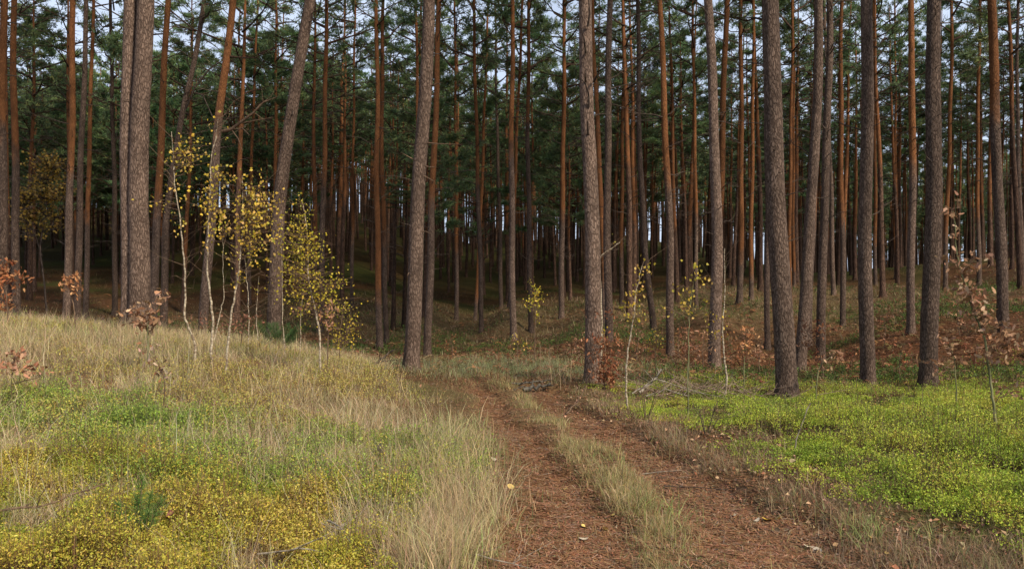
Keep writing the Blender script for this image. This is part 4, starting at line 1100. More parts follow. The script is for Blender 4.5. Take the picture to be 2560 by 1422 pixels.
# ------------------------------------------------------------------ saplings
def sapling(name, lab, cat, group, Y, stems, blobs, leaf, size, cols, barkmat, twigmat, leafpart="leaves", depth=.35, seed=1, tw=.004, hang=False, sides=7, twigs_extra=0):
    """stems: [(points px, base width px)], blobs: [(u, v, ru, rv, n)] of leaves, each fed by twigs from the stem."""
    rg = np.random.default_rng(seed)
    u0, v0 = stems[0][0][0]
    X0 = (u0 - 1280) / FPX * Y; bz = h1(X0, Y)
    root = thing(name, (X0, Y, bz), lab, cat, group)
    allp = []
    tb = MB()
    for si, (pts, w) in enumerate(stems):
        P = []
        for i, (u, v) in enumerate(pts):
            x, _, z = px(u, v, Y); t = i / max(1, len(pts) - 1)
            P.append([x - X0, (rg.normal(0, .03) if i else 0.) + (0 if si == 0 else .02), z - bz])
        P = np.array(P)
        if si == 0: P[0] = (0, 0, -.08)
        # resample smoothly
        tt = np.linspace(0, len(P) - 1, (len(P) - 1) * 5 + 1)
        S = np.stack([np.interp(tt, np.arange(len(P)), P[:, c]) for c in range(3)], -1)
        ker = np.array([.25, .5, .25])
        for _ in range(2): S[1:-1] = S[:-2] * .25 + S[1:-1] * .5 + S[2:] * .25
        S[1:-1] += rg.normal(0, .004, S[1:-1].shape)
        r = np.linspace(1, .2, len(S)) * w * Y / FPX / 2 * (1.0 if leaf == 'oak' else .72)
        tb.add(*tube(S, np.maximum(r, .0022), sides))
        allp.append(S)
    tb.build("stem", [barkmat], root, True)
    nodes = np.concatenate(allp)
    lp = []; wb = MB()
    for (u, v, ru, rv, n) in blobs:
        c = np.array([(u - 1280) / FPX * Y - X0, 0, EYE + (HZ - v) / FPX * Y - bz]); R = np.array([ru * Y / FPX, depth, rv * Y / FPX])
        n = int(n * (1.5 if leaf == 'oak' else 1.5)); nt_ = max(1, n // (6 if leaf == 'oak' else 4))
        for q in range(nt_):
            e = c + rg.normal(0, .5, 3) * R
            # feed from a node somewhat below
            dd = np.linalg.norm((nodes - e) * np.array([1, 1, 1.]), axis=1) + np.where(nodes[:, 2] > e[2] - .03, .5, 0)
            b = nodes[np.argmin(dd + rg.uniform(0, .08, len(dd)))]
            m = (b + e) / 2 + np.array([0, 0, .04]) * rg.uniform(-1, 1.5) + rg.normal(0, .02, 3)
            wb.add(*tube([b, m, e], [tw, tw * .7, tw * .35], 4))
            k = n // nt_
            ts = rg.uniform(.35, 1.08, k)[:, None]
            L = np.where(ts < .5, b + (m - b) * ts * 2, m + (e - m) * (ts * 2 - 1))
            lp.append(L + rg.normal(0, .04 if leaf == 'oak' else .06, L.shape))
    for q in range(twigs_extra):
        b = nodes[rg.integers(len(nodes) // 4, len(nodes))]; a = rg.uniform(0, 6.28); L = rg.uniform(.2, .7)
        e = b + np.array([math.cos(a) * .8, math.sin(a) * .5, rg.uniform(.1, .9)]) * L
        wb.add(*tube([b, (b + e) / 2 + rg.normal(0, .03, 3), e], [tw * .8, tw * .6, tw * .3], 4))
    if wb.v: wb.build("twigs", [twigmat], root)
    if lp:
        lp = np.concatenate(lp); lb = MB()
        cc = jitter(pick(cols, len(lp), rng=rg), len(lp), .18, rg, .05)
        S = size * (1.0 if leaf == 'oak' else .9) * rg.uniform(.65, 1.25, len(lp))
        if leaf == "oak": oak_leaves(lp, S, cc, lb, rng=rg); mt = M_OAKLEAF
        else: leaves(lp, S, cc, lb, 0, -.55, .75, .78, .1, rg); mt = M_BIRCH
        lb.build(leafpart, [mt], root)
    return root
YEL = [(.66, .44, .05), (.72, .50, .10), (.58, .40, .05), (.46, .38, .05), (.70, .46, .14)]
YELG = [(.60, .45, .04), (.52, .42, .04), (.66, .47, .07), (.40, .36, .04)]
BIR = "birch saplings"
sapling("birch_sapling", "leftmost white birch sapling with a wavy stem and few leaves", "birch", BIR, 9.9,
        [([(487,905),(484,860),(468,795),(463,730),(464,680),(456,600),(450,540),(441,470),(434,400),(430,330)], 9)],
        [(440,380,30,25,14),(465,385,28,25,22),(505,360,45,30,34),(480,400,60,40,26),(430,440,40,50,14),(350,505,25,12,8),(405,530,20,25,5),(455,560,40,35,10),(400,400,10,10,3)],
        "b", .045, YEL, M_BIRCHBARK, M_BROWNTWIG, seed=3, twigs_extra=16)
sapling("birch_sapling", "forked white birch sapling in the middle of the left group", "birch", BIR, 9.7,
        [([(528,908),(530,870),(534,800),(522,745),(516,680),(524,600),(525,480),(527,400),(540,330),(548,300)], 10), ([(534,850),(545,790),(556,750),(557,660),(555,590)], 5)],
        [(545,325,18,25,8),(555,420,35,40,16),(500,500,60,45,36),(540,490,40,40,44),(560,440,45,45,20),(505,560,60,40,26),(560,560,50,50,34),(580,520,60,50,44),(525,600,30,30,8)],
        "b", .045, YEL, M_BIRCHBARK, M_BROWNTWIG, seed=4, twigs_extra=14)
sapling("birch_sapling", "white birch sapling leaning right, nearest the leaning pine of the left group", "birch", BIR, 9.6,
        [([(562,915),(571,870),(582,780),(592,715),(598,650),(604,590),(608,540),(606,440)], 9)],
        [(625,470,35,45,50),(650,500,35,40,60),(620,540,50,50,60),(660,540,45,50,60),(690,500,30,30,24),(700,535,35,50,34),(600,600,50,60,40),(640,610,50,50,50),(660,590,50,60,40),(590,680,40,40,10)],
        "b", .043, YEL, M_BIRCHBARK, M_BROWNTWIG, seed=5, twigs_extra=12)
sapling("birch_sapling", "leafy yellow green birch sapling at the right end of the left group", "birch", BIR, 10.6,
        [([(802,886),(797,820),(782,760),(775,700),(770,640),(766,580),(758,520),(752,500)], 8)],
        [(752,530,14,35,46),(735,560,40,35,40),(780,600,45,30,70),(730,600,50,50,90),(760,650,60,45,110),(710,670,50,40,90),(740,700,70,40,120),(790,700,60,40,90),(850,705,35,14,36),(830,740,50,30,60),(770,760,60,30,60),(800,620,30,20,26),(700,590,30,40,30)],
        "b", .038, YELG, M_BIRCHBARK, M_BROWNTWIG, seed=6, twigs_extra=10)
sapling("birch_sapling", "low birch shrub with a haze of tiny yellow leaves right of the left group", "birch", BIR, 12.0,
        [([(848,870),(850,830),(856,790),(862,760)], 4), ([(848,870),(868,830),(878,800)], 3)],
        [(850,800,45,30,60),(865,840,40,28,70),(845,770,30,25,40),(880,770,25,20,20),(840,850,30,20,30)],
        "b", .035, YELG, M_BROWNTWIG, M_BROWNTWIG, seed=7)
for i, (pp, Yq, lb) in enumerate([([(620,862),(624,800),(619,740),(614,690),(612,640)], 12.5, "bare thin birch whip left of the leaning pine"), ([(648,850),(640,790),(641,740),(650,690)], 13.5, "bare crooked whip right in front of the leaning pine"),
                                  ([(714,860),(708,800),(709,740),(706,680),(705,600)], 12.2, "pale thin whip just right of the leaning pine"), ([(752,862),(751,800),(755,740)], 13, "short thin whip under the yellow green birch")]):
    sapling("birch_whip", lb, "birch", BIR, Yq, [(pp, 4)], [(pp[-1][0], pp[-1][1] + 40, 14, 40, 8)], "b", .035, YELG, M_BIRCHBARK, M_BROWNTWIG, seed=20 + i, twigs_extra=8)
sapling("birch_sapling", "slender birch sapling with sparse yellow leaves in front of the bilberry carpet", "birch", BIR, 10.5,
        [([(1572,1020),(1563,985),(1564,930),(1568,880),(1577,830),(1584,780),(1588,740),(1598,690),(1608,660)], 8)],
        [(1612,660,20,10,12),(1615,690,16,18,8),(1560,735,18,16,10),(1590,720,25,20,8),(1570,772,24,14,14),(1607,740,16,16,6),(1575,790,26,14,8),(1610,790,14,12,6)],
        "b", .048, YEL, M_BIRCHBARK, M_BROWNTWIG, seed=8, depth=.15, twigs_extra=6)
sapling("birch_sapling", "thin young birch with a handful of large yellow leaves over a yellowish stem", "birch", BIR, 9.6,
        [([(1719,1055),(1720,1000),(1718,940),(1720,880),(1722,810),(1730,740),(1737,690)], 6)],
        [(1740,670,14,12,9),(1735,690,12,10,5),(1690,725,20,14,6),(1700,765,16,8,7),(1745,745,22,14,6),(1780,690,10,10,4),(1785,720,10,14,4),(1750,765,16,10,5),(1640,760,18,20,6)],
        "b", .055, YEL, M_OAKBARK, M_BROWNTWIG, seed=9, depth=.12, twigs_extra=8)
sapling("birch_sapling", "pale birch sapling standing close in front of the purple grey pine", "birch", BIR, 12.2,
        [([(1810,975),(1816,940),(1810,900),(1806,850),(1807,800),(1812,740),(1812,680),(1813,620)], 8)],
        [(1780,800,18,22,7),(1795,830,20,16,8),(1812,790,10,20,5),(1775,830,14,10,4)],
        "b", .05, YEL, M_BIRCHBARK, M_BROWNTWIG, seed=10, depth=.12, twigs_extra=16)
sapling("birch_sapling", "whitish birch stem hugging the right side of the snagged pine", "birch", BIR, 14.2,
        [([(1503,850),(1504,780),(1502,720),(1498,660),(1500,640),(1530,620),(1550,605)], 9)],
        [(1508,830,20,14,16),(1530,615,14,12,3)], "b", .045, YEL, M_BIRCHBARK, M_BROWNTWIG, seed=11, depth=.12, twigs_extra=20)
sapling("birch_sapling", "small yellow birch with a pointed top glowing in the centre of the wood", "birch", BIR, 19.0,
        [([(1336,870),(1338,800),(1340,750),(1334,700)], 4)],
        [(1333,710,8,16,16),(1342,735,18,16,30),(1325,755,22,10,18),(1355,745,20,10,16),(1315,765,14,8,8),(1345,785,26,12,12)],
        "b", .06, YELG, M_BROWNTWIG, M_BROWNTWIG, seed=12)
sapling("birch_sapling", "tiny yellow leaved seedling in front of the pine with the kicked out foot", "birch", BIR, 14.5,
        [([(1638,905),(1640,870),(1636,845)], 3)], [(1640,845,20,14,30),(1615,855,12,10,8)], "b", .045, YEL, M_BROWNTWIG, M_BROWNTWIG, seed=13, depth=.12)
sapling("birch_sapling", "tiny yellow leaved seedling in the bracken left of the centre", "birch", BIR, 18.0,
        [([(1292,890),(1294,860),(1296,845)], 3)], [(1295,850,18,14,16),(1310,870,16,10,8)], "b", .05, YEL, M_BROWNTWIG, M_BROWNTWIG, seed=14, depth=.12)
# a broad yellow tree in the shade on the far left
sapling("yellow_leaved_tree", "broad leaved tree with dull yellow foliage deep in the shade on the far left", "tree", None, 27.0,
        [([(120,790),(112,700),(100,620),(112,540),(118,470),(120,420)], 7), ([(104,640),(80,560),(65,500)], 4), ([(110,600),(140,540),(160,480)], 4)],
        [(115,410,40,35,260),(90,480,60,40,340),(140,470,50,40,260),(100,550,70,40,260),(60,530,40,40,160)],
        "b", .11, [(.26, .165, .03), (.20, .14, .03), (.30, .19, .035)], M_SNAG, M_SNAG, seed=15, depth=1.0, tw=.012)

BRN = [(.42, .22, .12), (.36, .18, .09), (.50, .29, .18), (.30, .14, .07)]
PINKB = [(.36, .20, .11), (.30, .155, .08), (.46, .29, .18), (.24, .12, .06)]
RUST = [(.30, .11, .045), (.24, .08, .035), (.36, .17, .08), (.18, .065, .03)]
OAK = "oak saplings with dry leaves"
sapling("oak_sapling", "tall oak sapling with a green stem and dry leaves at the right edge", "oak", OAK, 7.4,
        [([(2492,1180),(2494,1110),(2484,1010),(2474,920),(2460,850),(2436,780),(2412,700),(2396,640),(2390,560),(2386,520)], 8), ([(2470,900),(2490,880),(2510,868)], 3), ([(2494,1120),(2520,1095),(2540,1080)], 3)],
        [(2378,515,20,16,9),(2392,545,20,16,9),(2385,575,10,10,4),(2375,635,18,12,8),(2420,632,20,12,8),(2435,660,28,14,22),(2405,670,22,18,10),(2395,715,26,20,34),(2425,730,26,26,40),(2440,770,26,22,36),(2470,805,26,22,30),(2495,815,24,18,26),(2500,870,40,26,50),(2535,850,20,20,20),(2470,890,30,16,14)],
        "oak", .066, PINKB, M_OAKBARK, M_BROWNTWIG, seed=31, depth=.18, tw=.003, twigs_extra=6)
sapling("oak_sapling", "low oak shoot with pinkish leaves beside the foot of the dark barked pine", "oak", OAK, 10.5,
        [([(2392,1010),(2392,960),(2388,900),(2374,860)], 4)],
        [(2370,840,22,10,9),(2350,860,20,12,10),(2385,885,34,16,20),(2350,900,24,20,14),(2270,895,20,12,8),(2330,925,16,16,10)],
        "oak", .075, PINKB, M_OAKBARK, M_BROWNTWIG, seed=32, depth=.15, tw=.003)
sapling("oak_sapling", "brown oak sapling in front of the foot of the twin stemmed pine", "oak", OAK, 9.4,
        [([(368,920),(372,850),(368,810),(390,775),(412,745)], 4), ([(370,830),(345,790)], 3)],
        [(345,765,26,14,14),(405,742,22,10,16),(378,765,34,20,28),(360,795,46,18,34),(330,790,30,20,20),(395,790,40,12,22),(350,815,40,12,20)],
        "oak", .07, PINKB, M_OAKBARK, M_BROWNTWIG, seed=33, depth=.18, tw=.003)
sapling("oak_sapling", "round headed oak seedling before the slim orange pine on the left", "oak", OAK, 13.0,
        [([(190,800),(186,765),(176,730),(178,690)], 4)], [(170,690,26,10,20),(185,705,30,20,40),(165,715,26,16,24),(195,722,14,12,10)],
        "oak", .075, [(.42, .19, .08), (.36, .15, .06), (.48, .25, .12)], M_BROWNTWIG, M_BROWNTWIG, seed=34, depth=.2, tw=.003)
sapling("oak_sapling", "orange red leaved bush at the left edge of the photo", "oak", OAK, 13.0,
        [([(22,790),(20,740),(10,700)], 4), ([(21,760),(40,710),(50,690)], 3)], [(8,660,30,22,60),(25,685,40,16,60),(5,700,30,22,50),(0,740,20,20,30),(5,765,20,12,20)],
        "oak", .075, [(.36, .13, .05), (.28, .095, .04), (.42, .20, .09)], M_BROWNTWIG, M_BROWNTWIG, seed=35, depth=.3, tw=.003)
sapling("oak_sapling", "low reddish brown oak seedling in the straw at the left edge", "oak", OAK, 8.0,
        [([(30,960),(34,930),(40,900)], 3), ([(30,960),(100,940),(104,915)], 3)], [(15,890,24,16,14),(50,890,30,18,20),(35,915,34,16,16),(100,920,14,24,12),(60,930,26,10,8)],
        "oak", .065, [(.42, .20, .11), (.36, .15, .08), (.46, .26, .16)], M_BROWNTWIG, M_BROWNTWIG, seed=36, depth=.2, tw=.0025)
sapling("oak_sapling", "tiny oak seedling with pale curled leaves low in the straw grass", "oak", OAK, 7.6,
        [([(412,965),(408,930),(395,905),(385,862)], 3)], [(385,862,6,6,4),(325,868,8,6,5),(380,905,14,10,9),(400,915,14,12,9),(410,935,12,8,4)],
        "oak", .06, [(.46, .30, .20), (.30, .13, .06), (.50, .36, .24)], M_BROWNTWIG, M_BROWNTWIG, seed=37, depth=.1, tw=.0025)
sapling("beech_sapling", "rust red beech sapling wrapped around the foot of the snagged pine", "beech", None, 12.6,
        [([(1512,970),(1510,930),(1515,880),(1508,830),(1500,780)], 5), ([(1512,940),(1540,900),(1552,870)], 4)],
        [(1520,790,26,16,18),(1505,850,36,22,70),(1530,870,26,26,60),(1515,905,34,22,90),(1510,935,30,20,90),(1535,935,24,22,60),(1480,890,16,10,14),(1490,925,26,10,26),(1540,955,22,10,26)],
        "oak", .06, RUST, M_BROWNTWIG, M_BROWNTWIG, seed=38, depth=.3, tw=.003)
sapling("oak_sapling", "coppery oak sapling between the purple grey pine and the thickest pine", "oak", OAK, 13.6,
        [([(1859,965),(1860,920),(1862,880),(1864,840)], 4)], [(1865,815,22,12,20),(1850,850,22,14,26),(1870,860,26,16,30),(1850,880,26,12,24),(1895,890,26,8,14),(1880,835,20,12,14)],
        "oak", .07, [(.45, .20, .08), (.38, .16, .07), (.50, .26, .13)], M_OAKBARK, M_BROWNTWIG, seed=39, depth=.2, tw=.003)
sapling("oak_sapling", "small brown oak sapling behind the thin yellowish birch stem", "oak", OAK, 14.2,
        [([(1722,930),(1721,890),(1720,850)], 4)], [(1718,835,24,14,26),(1705,860,22,12,20),(1735,860,22,14,24),(1722,880,20,8,10)],
        "oak", .065, [(.38, .18, .09), (.32, .14, .07), (.44, .24, .14)], M_OAKBARK, M_BROWNTWIG, seed=40, depth=.2, tw=.003)
sapling("oak_sapling", "pale brown oak shoot in front of the grey pine close behind the leaning one", "oak", OAK, 12.0,
        [([(2038,970),(2040,930),(2056,905),(2090,885)], 4)], [(2100,872,16,12,9),(2085,890,28,10,14),(2105,893,20,8,12),(2070,898,14,8,6)],
        "oak", .08, PINKB, M_OAKBARK, M_BROWNTWIG, seed=41, depth=.12, tw=.003)
sapling("oak_sapling", "rusty leaved sapling crossing the foot of the leaning grey pine", "oak", OAK, 16.2,
        [([(2060,930),(2052,880),(2030,850),(2010,820)], 4)], [(2010,812,22,14,22),(2045,825,26,14,28),(2075,818,20,14,20),(2015,860,26,10,30),(2040,880,26,8,20)],
        "oak", .07, RUST, M_BROWNTWIG, M_BROWNTWIG, seed=42, depth=.25, tw=.003)
sapling("oak_sapling", "dry brown oak sapling under the yellow green birch", "oak", OAK, 11.4,
        [([(818,880),(820,840),(824,790)], 4)], [(830,745,18,14,12),(825,770,24,14,20),(815,795,26,12,20),(800,770,14,12,10),(730,780,20,14,14),(840,810,20,10,10)],
        "oak", .06, BRN, M_BROWNTWIG, M_BROWNTWIG, seed=43, depth=.25, tw=.003)
sapling("oak_sapling", "dry reddish shrub between the white birches and the leaning pine", "oak", OAK, 12.6,
        [([(600,860),(604,820),(612,790)], 4)], [(600,800,40,20,44),(560,815,30,14,26),(630,790,24,24,24),(450,790,40,14,26),(500,805,40,12,24)],
        "oak", .055, [(.20, .09, .05), (.26, .12, .07)], M_BROWNTWIG, M_BROWNTWIG, seed=44, depth=.4, tw=.003)
sapling("oak_sapling", "fallen spray of pinkish dry leaves low at the right edge", "oak", OAK, 9.6,
        [([(2470,1010),(2500,975),(2540,955)], 3)], [(2530,955,34,14,26),(2500,975,26,12,12),(2545,980,20,12,12)],
        "oak", .06, PINKB, M_BROWNTWIG, M_BROWNTWIG, seed=45, depth=.3, tw=.003)

# low rusty saplings between the trunks
rs = random.Random(5)
for i, (u, Yq) in enumerate([(1590, 18.5), (1700, 20.0), (1760, 16.5), (1830, 19.0), (1900, 16.0), (2130, 17.0), (2210, 20.5), (2250, 15.5), (2400, 19.0), (2440, 16.0), (1440, 19.5), (1130, 21.0)]):
    X0 = (u - 1280) / FPX * Yq; v0 = HZ + (EYE - h1(X0, Yq)) * FPX / Yq; hp = rs.uniform(.45, .95) * FPX / Yq
    sapling("oak_seedling", "low rusty leaved seedling standing between the pine trunks behind the bilberry", "oak", "low rusty seedlings between the trunks", Yq,
            [([(u, v0), (u + rs.uniform(-6, 6), v0 - hp * .5), (u + rs.uniform(-14, 14), v0 - hp)], 3)],
            [(u + rs.uniform(-12, 12), v0 - hp * .9, 22, 14, 16), (u + rs.uniform(-16, 16), v0 - hp * .6, 30, 14, 20), (u, v0 - hp * .35, 26, 10, 12)],
            "oak", .065, RUST if i % 2 else BRN, M_BROWNTWIG, M_BROWNTWIG, seed=60 + i, depth=.25, tw=.003)

# bare shrub in the bilberry, tall dry stalks behind the track
def bare_shrub(name, lab, Y, base, branches, w, mat):
    X0 = (base[0] - 1280) / FPX * Y; bz = h1(X0, Y)
    mb = MB(); rg = np.random.default_rng(int(base[0]))
    for br in branches:
        P = [((u - 1280) / FPX * Y - X0, rg.normal(0, .05) if i else 0, EYE + (HZ - v) / FPX * Y - bz) for i, (u, v) in enumerate([base] + br)]
        P[0] = (0, 0, -.05)
        mb.add(*tube(P, np.linspace(w, w * .25, len(P)), 5))
        for i in range(1, len(P)):
            b = np.array(P[i]); e = b + rg.normal(0, 1, 3) * (.06, .05, .04) + np.array([0, 0, .05])
            mb.add(*tube([b, (b + e) / 2, e], [w * .4, w * .3, w * .15], 4))
    return tag(mb.build(name, [mat], None, False, (X0, Y, bz)), lab, "shrub")
bare_shrub("bare_shrub", "small leafless shrub with dark forked twigs in the green bilberry", 8.3, (1765,1062),
           [[(1785,1030),(1795,1005),(1788,980)], [(1785,1030),(1800,1010),(1830,985)], [(1750,1040),(1745,1020),(1715,1018)], [(1800,1050),(1830,1040),(1860,1035)], [(1752,1045),(1735,1020)]], .006, M_SNAG)
bare_shrub("bare_shrub", "dark thin leafless twigs crossing behind the slender birch right of the track", 9.6, (1615,990),
           [[(1612,960),(1610,930)], [(1650,970),(1680,945)], [(1640,985),(1665,960),(1700,930)], [(1600,950),(1590,900)]], .006, M_BROWNTWIG)
for i, (u, v, tu, tv, Yq, lab) in enumerate([(1402,940,1398,880,12.6,"tallest pale dry stalk standing behind the track"), (1380,935,1372,872,13.0,"pale dry stalk left of the tallest one behind the track"), (1425,930,1430,868,13.4,"reddish dry stalk leaning right behind the track"), (1352,925,1350,855,15,"thin reddish stalk in front of the bracken behind the track")]):
    X0 = (u - 1280) / FPX * Yq; bz = h1(X0, Yq); ht = (v - tv) / FPX * Yq + .05; dx = (tu - u) / FPX * Yq
    mb = MB(); mb.add(*tube([(0, 0, -.04), (dx * .4, .01, ht * .5), (dx, .0, ht)], [.005, .004, .002], 5))
    for q in range(5):
        t = .6 + .09 * q; mb.add(*tube([(dx * t, 0, ht * t), (dx * t + (.03 if q % 2 else -.03), .01, ht * t + .05)], [.002, .001], 4))
    tag(mb.build("dry_stalk", [mat_wood("stalk%d" % i, (.30, .2, .12), (.46, .34, .2))], None, False, (X0, Yq, bz)), lab, "stalk", "dry stalks")

# young green pines: one dark bush at the foot of the leaning pine, one seedling in the foreground
def needle_bush(name, lab, loc, tips, hgt, col, tl, nper, cat="pine seedling"):
    root = thing(name, loc, lab, cat)
    wb = MB(); nb = MB(); rg = np.random.default_rng(int(abs(loc[0]) * 100))
    for (dx, dy, dz) in tips:
        e = np.array([dx, dy, dz]); m = e * .5 + np.array([0, 0, -.02])
        wb.add(*tube([(0, 0, -.02), m, e], [.006, .005, .003], 5))
        n = nper; t = rg.uniform(.45, 1.0, n)[:, None]
        P = np.where(t < .5, m * t * 2, m + (e - m) * (t * 2 - 1))
        D = e / np.linalg.norm(e) * .7 + rg.normal(0, .75, (n, 3)); D /= np.linalg.norm(D, axis=1)[:, None]
        S = np.cross(D, rand_dirs(n, rng=rg)); S /= np.linalg.norm(S, axis=1)[:, None]; L = tl * rg.uniform(.6, 1.1, n)[:, None]; w = .0016
        v = np.stack([P - S * w, P + S * w, P + D * L + S * w * .4, P + D * L - S * w * .4], 1)
        nb.add(v.reshape(-1, 3), np.arange(n)[:, None] * 4 + np.array([[0, 1, 2, 3]]), np.repeat(jitter(col, n, .2, rg), 4, 0))
    wb.build("stem", [M_BROWNTWIG], root); nb.build("needles", [M_HERB], root)
x = -2.2
needle_bush("pine_seedling", "small fresh green pine seedling in the yellow bilberry of the foreground", (-2.22, 4.72, h1(-2.22, 4.72)),
            [(.0, 0, .30), (.02, .02, .40), (-.12, .02, .25), (.09, -.04, .22), (-.03, -.08, .17), (-.2, -.1, .12), (.05, .08, .3), (.12, .05, .27)], .4, (.13, .22, .05), .06, 260)
X0 = (700 - 1280) / FPX * 15.4
needle_bush("pine_seedling", "dark green bushy young pine at the foot of the leaning pine", (X0, 15.4, h1(X0, 15.4)),
            [(a, b, c) for a, b, c in np.random.default_rng(3).uniform((-.45, -.3, .15), (.45, .3, .6), (22, 3))], .6, (.07, .14, .04), .08, 260)

# ------------------------------------------------------------------ small things lying about
def stick(name, lab, cat, pts, r, mat, Y=None, group=None, forks=0, lift=.01, knob=False):
    """pts: ground points (x, y, height above the ground)."""
    P = np.array([(x, y, h1(x, y) + z + r + lift) for x, y, z in pts]); c = P[0].copy(); rg = np.random.default_rng(len(lab) + int(abs(c[0]) * 50))
    tt = np.linspace(0, len(P) - 1, (len(P) - 1) * 4 + 1); S = np.stack([np.interp(tt, np.arange(len(P)), P[:, q]) for q in range(3)], -1) - c
    S[1:-1] += rg.normal(0, r * .5, S[1:-1].shape)
    mb = MB(); rr = np.linspace(r, r * .45, len(S)) * (1 + rg.normal(0, .08, len(S)))
    mb.add(*tube(S, rr, 8))
    # closed ends
    for e, q in ((0, 0), (len(S) - 1, 1)):
        ring = np.arange(8) + e * 8
        pts2 = mb.v[0][ring]; cen = pts2.mean(0)
        vv = np.concatenate([pts2, [cen]]); ff = np.array([[i, (i + 1) % 8, 8] if q else [(i + 1) % 8, i, 8] for i in range(8)])
        mb.add(vv, ff)
    for q in range(forks):
        i = rg.integers(2, len(S) - 1); a = rg.uniform(0, 6.28); l = rg.uniform(.1, .35)
        e = S[i] + np.array([math.cos(a) * l, math.sin(a) * l, rg.uniform(.02, .18)])
        mb.add(*tube([S[i], (S[i] + e) / 2 + rg.normal(0, .01, 3), e], [r * .4, r * .3, r * .15], 5))
    return tag(mb.build(name, [mat], None, True, c), lab, cat, group)
M_LOG = mat_wood("charred_log", (.03, .026, .022), (.13, .115, .09), 25, .8)
M_GREYSTICK = mat_wood("grey_stick", (.13, .105, .08), (.32, .27, .21), 30)
def gp(u, v, Y): return (u - 1280) / FPX * Y, Y
stick("fallen_log", "dark mossy log lying at the far end of the track, nearest of three", "log", [(.18, 12.65, 0), (.38, 12.7, .03), (.62, 12.8, .02)], .038, M_LOG, forks=2)
stick("fallen_log", "thin dark pole lying behind the mossy log at the end of the track", "log", [(-.02, 13.0, .0), (.3, 13.05, .06), (.66, 13.1, .05)], .022, M_LOG, forks=3)
stick("fallen_log", "short dark piece of wood left of the mossy log", "log", [(.02, 12.75, 0), (.2, 12.95, .02)], .02, M_LOG)
stick("fallen_branch", "dark broken branch propped up in the grass left of the grey pine", "branch", [(-2.45, 13.6, .02), (-2.25, 13.7, .18), (-2.05, 13.8, .36)], .025, M_SNAG, forks=4)
stick("fallen_branch", "pale dead branch rising from the brush right of the beech", "branch", [(1.95, 12.2, .05), (2.15, 12.3, .18), (2.32, 12.4, .38)], .024, M_GREYSTICK, forks=4)
stick("fallen_branch", "pale forked dead branch lying low in the brush right of the beech", "branch", [(2.0, 11.9, .03), (2.3, 12.0, .12), (2.65, 11.9, .06)], .014, M_GREYSTICK, forks=6)
stick("fallen_branch", "long thin arched twig over the brush right of the slender birch", "branch", [(1.75, 11.6, .1), (2.1, 11.7, .32), (2.7, 11.8, .15), (3.2, 11.6, .05)], .010, M_GREYSTICK, forks=4)
stick("fallen_branch", "brown stick leaning on the bilberry edge at the foot of the snagged pine", "branch", [(.72, 10.6, .0), (.88, 10.9, .10), (1.05, 11.2, .24)], .012, M_BROWNTWIG)
stick("fallen_branch", "long pale stick lying in the yellow bilberry at the left edge", "branch", [(-3.25, 4.85, .12), (-2.95, 4.95, .16), (-2.62, 5.15, .22)], .009, M_BROWNTWIG, forks=2)
stick("fallen_branch", "grey curved stick at the right end of the yellow bilberry", "branch", [(-1.12, 4.85, .17), (-1.0, 4.68, .16), (-.88, 4.5, .10)], .007, M_GREYSTICK, forks=3)
stick("fallen_branch", "thin grey stick at the bottom of the photo under the yellow bilberry", "branch", [(-1.45, 4.55, .08), (-1.2, 4.5, .1), (-.95, 4.48, .06)], .006, M_GREYSTICK, forks=3)
stick("fallen_branch", "dry twig across the bottom of the photo beside the left rut", "branch", [(-.45, 4.72, .02), (-.2, 4.62, .03), (.2, 4.6, .01)], .006, M_GREYSTICK, forks=3)
stick("fallen_branch", "dark thin twig on the right rut", "branch", [(1.25, 6.55, .0), (1.45, 6.45, .01), (1.72, 6.35, .01)], .006, M_SNAG, forks=1)
stick("fallen_branch", "pale thin twig lying across the right rut", "branch", [(1.13, 7.0, .0), (1.3, 7.02, .01), (1.5, 7.06, .01)], .005, M_GREYSTICK)
stick("fallen_branch", "pale upright twig in the bilberry below the bare shrub", "branch", [(2.55, 7.2, .0), (2.60, 7.2, .2), (2.70, 7.2, .42)], .007, M_GREYSTICK, forks=1)
# brush pile of fine twigs behind the carpet
mb = MB(); rg2 = np.random.default_rng(5)
for q in range(170):
    x = rg2.normal(3.0, .7); y = rg2.normal(12.6, .5); a = rg2.uniform(0, 6.28); l = rg2.uniform(.2, .7)
    b = np.array([x, y, h1(x, y) + rg2.uniform(0, .12)]); e = b + np.array([math.cos(a) * l, math.sin(a) * l, rg2.uniform(-.02, .3)])
    mb.add(*tube([b, (b + e) / 2 + rg2.normal(0, .03, 3), e], [.005, .004, .002], 4))
tag(mb.build("brushwood", [mat_wood("brush_twig", (.16, .10, .07), (.36, .26, .19))]), "tangle of fine dead twigs behind the green bilberry", "brushwood", None, "stuff")

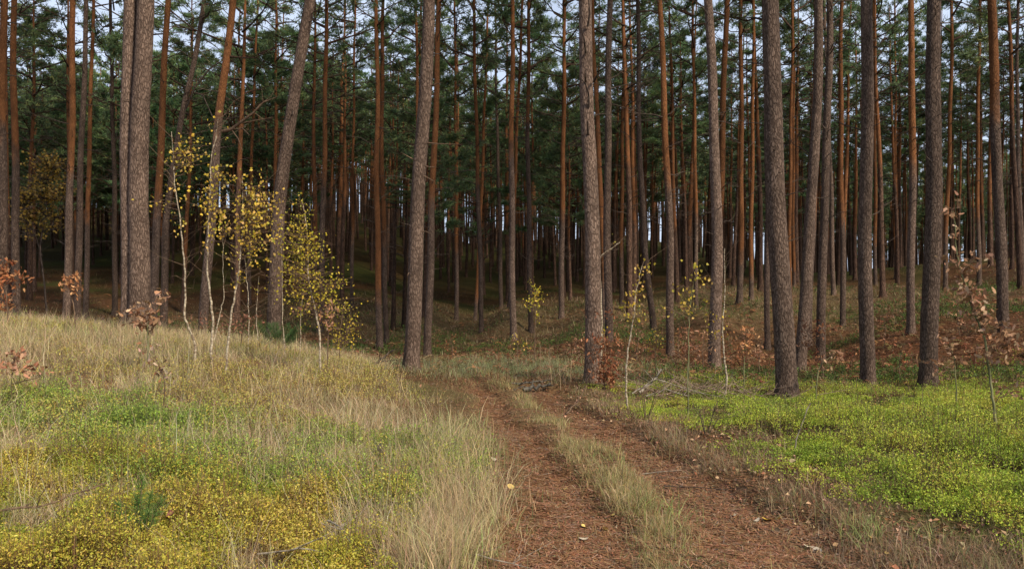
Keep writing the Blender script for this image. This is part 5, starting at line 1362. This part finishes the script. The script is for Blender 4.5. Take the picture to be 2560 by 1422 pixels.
# single fallen leaves that stand out
LEAFM = {}
def leaf_mat(c):
    if c not in LEAFM: LEAFM[c] = mat_wood("fallen_leaf_%d" % len(LEAFM), tuple(q * .8 for q in c), c, 60, .1, 1)
    return LEAFM[c]
def fallen_leaf(u, v, size, c, lab, tilt=.3, extra=0.0):
    Y = EYE * FPX / (v - HZ)
    for _ in range(12):
        X = (u - 1280) / FPX * Y; Y = (EYE - h1(X, Y) - extra) * FPX / (v - HZ)
    X = (u - 1280) / FPX * Y
    rg = np.random.default_rng(u)
    t = np.linspace(0, 2 * PI, 14, endpoint=False)
    r = size * .5 * (1 - .22 * np.cos(t) + .12 * np.cos(2 * t) + rg.normal(0, .03, 14))
    x = r * np.cos(t) * 1.15; y = r * np.sin(t) * .85
    z = .35 * np.abs(y) + .8 * x * x / size
    vv = np.concatenate([np.stack([x, y, z], -1), [[0, 0, 0]], [[-size * .6, 0, size * .15], [-size * .6, .002, size * .15]]])
    mb = MB(); mb.add(vv, np.array([[i, (i + 1) % 14, 14] for i in range(14)] + [[7, 15, 16]]))
    o = mb.build("fallen_leaf", [leaf_mat(c)], None, True, (X, Y, h1(X, Y) + extra + .012))
    o.rotation_euler = (rg.uniform(-tilt, tilt) + .3, rg.uniform(-tilt, tilt), rg.uniform(0, 6.28))
    tag(o, lab, "leaf", "fallen leaves on the track")
YL = (.70, .50, .16); PL = (.62, .52, .38); OL = (.48, .20, .07); TN = (.50, .32, .2)
for a in [(1281,1222,.055,YL,"yellow leaf at the left edge of the left rut"), (1411,1226,.035,YL,"small yellow leaf in the middle of the left rut"), (1458,1320,.05,YL,"tan yellow leaf in the left rut, left of a slightly larger one"),
          (1510,1328,.055,YL,"yellow leaf in the left rut, right of a tan one"), (1462,1352,.05,PL,"buff leaf low in the left rut by the bottom"), (1530,1292,.035,YL,"small yellow leaf on the right side of the left rut"),
          (1915,1304,.075,(.75,.50,.08),"largest bright yellow leaf on the right rut"), (1890,1306,.04,PL,"small pale leaf beside the largest yellow leaf"), (1832,1293,.035,PL,"pale leaf left of the largest yellow leaf"),
          (2024,1373,.05,PL,"pale leaf near the bottom right of the right rut, left of its neighbour"), (2048,1385,.06,PL,"pale leaf near the bottom right of the right rut, right of its neighbour"), (2178,1351,.055,YL,"yellowish leaf on the brown verge at the bottom right"),
          (2193,1406,.055,PL,"pale yellow leaf at the bottom edge on the right"), (2218,1389,.045,YL,"dull leaf near the bottom edge on the right"), (1237,1152,.05,PL,"whitish leaf in the stalks left of the track"),
          (1950,1296,.045,YL,"yellow leaf in the grass right of the largest yellow leaf"), (1486,1097,.03,PL,"tiny pale leaf on the far part of the right rut"), (2120,1070,.05,OL,"brown leaf in the right verge"),
          (1558,1218,.03,YL,"tiny yellow leaf on the grassy strip")]:
    fallen_leaf(*a)
fallen_leaf(357, 1142, .09, (.52, .16, .05), "orange red leaf standing in the straw on the bank", 1.0, .08)
fallen_leaf(2437, 1168, .06, (.74, .58, .22), "yellow leaf resting on the bilberry below the oak sapling", .3, .17)
fallen_leaf(1985, 1158, .06, (.50, .38, .2), "tan leaf at the edge of the bilberry carpet", .3, .06)
fallen_leaf(950, 1136, .10, (.46, .36, .27), "large greyish curled leaf caught among green bilberry", .9, .12)
fallen_leaf(425, 1295, .07, (.42, .16, .12), "dark pink leaf in the yellow bilberry", .4, .12)
fallen_leaf(995, 1183, .06, TN, "tan leaf below the large greyish leaf", .5, .05)
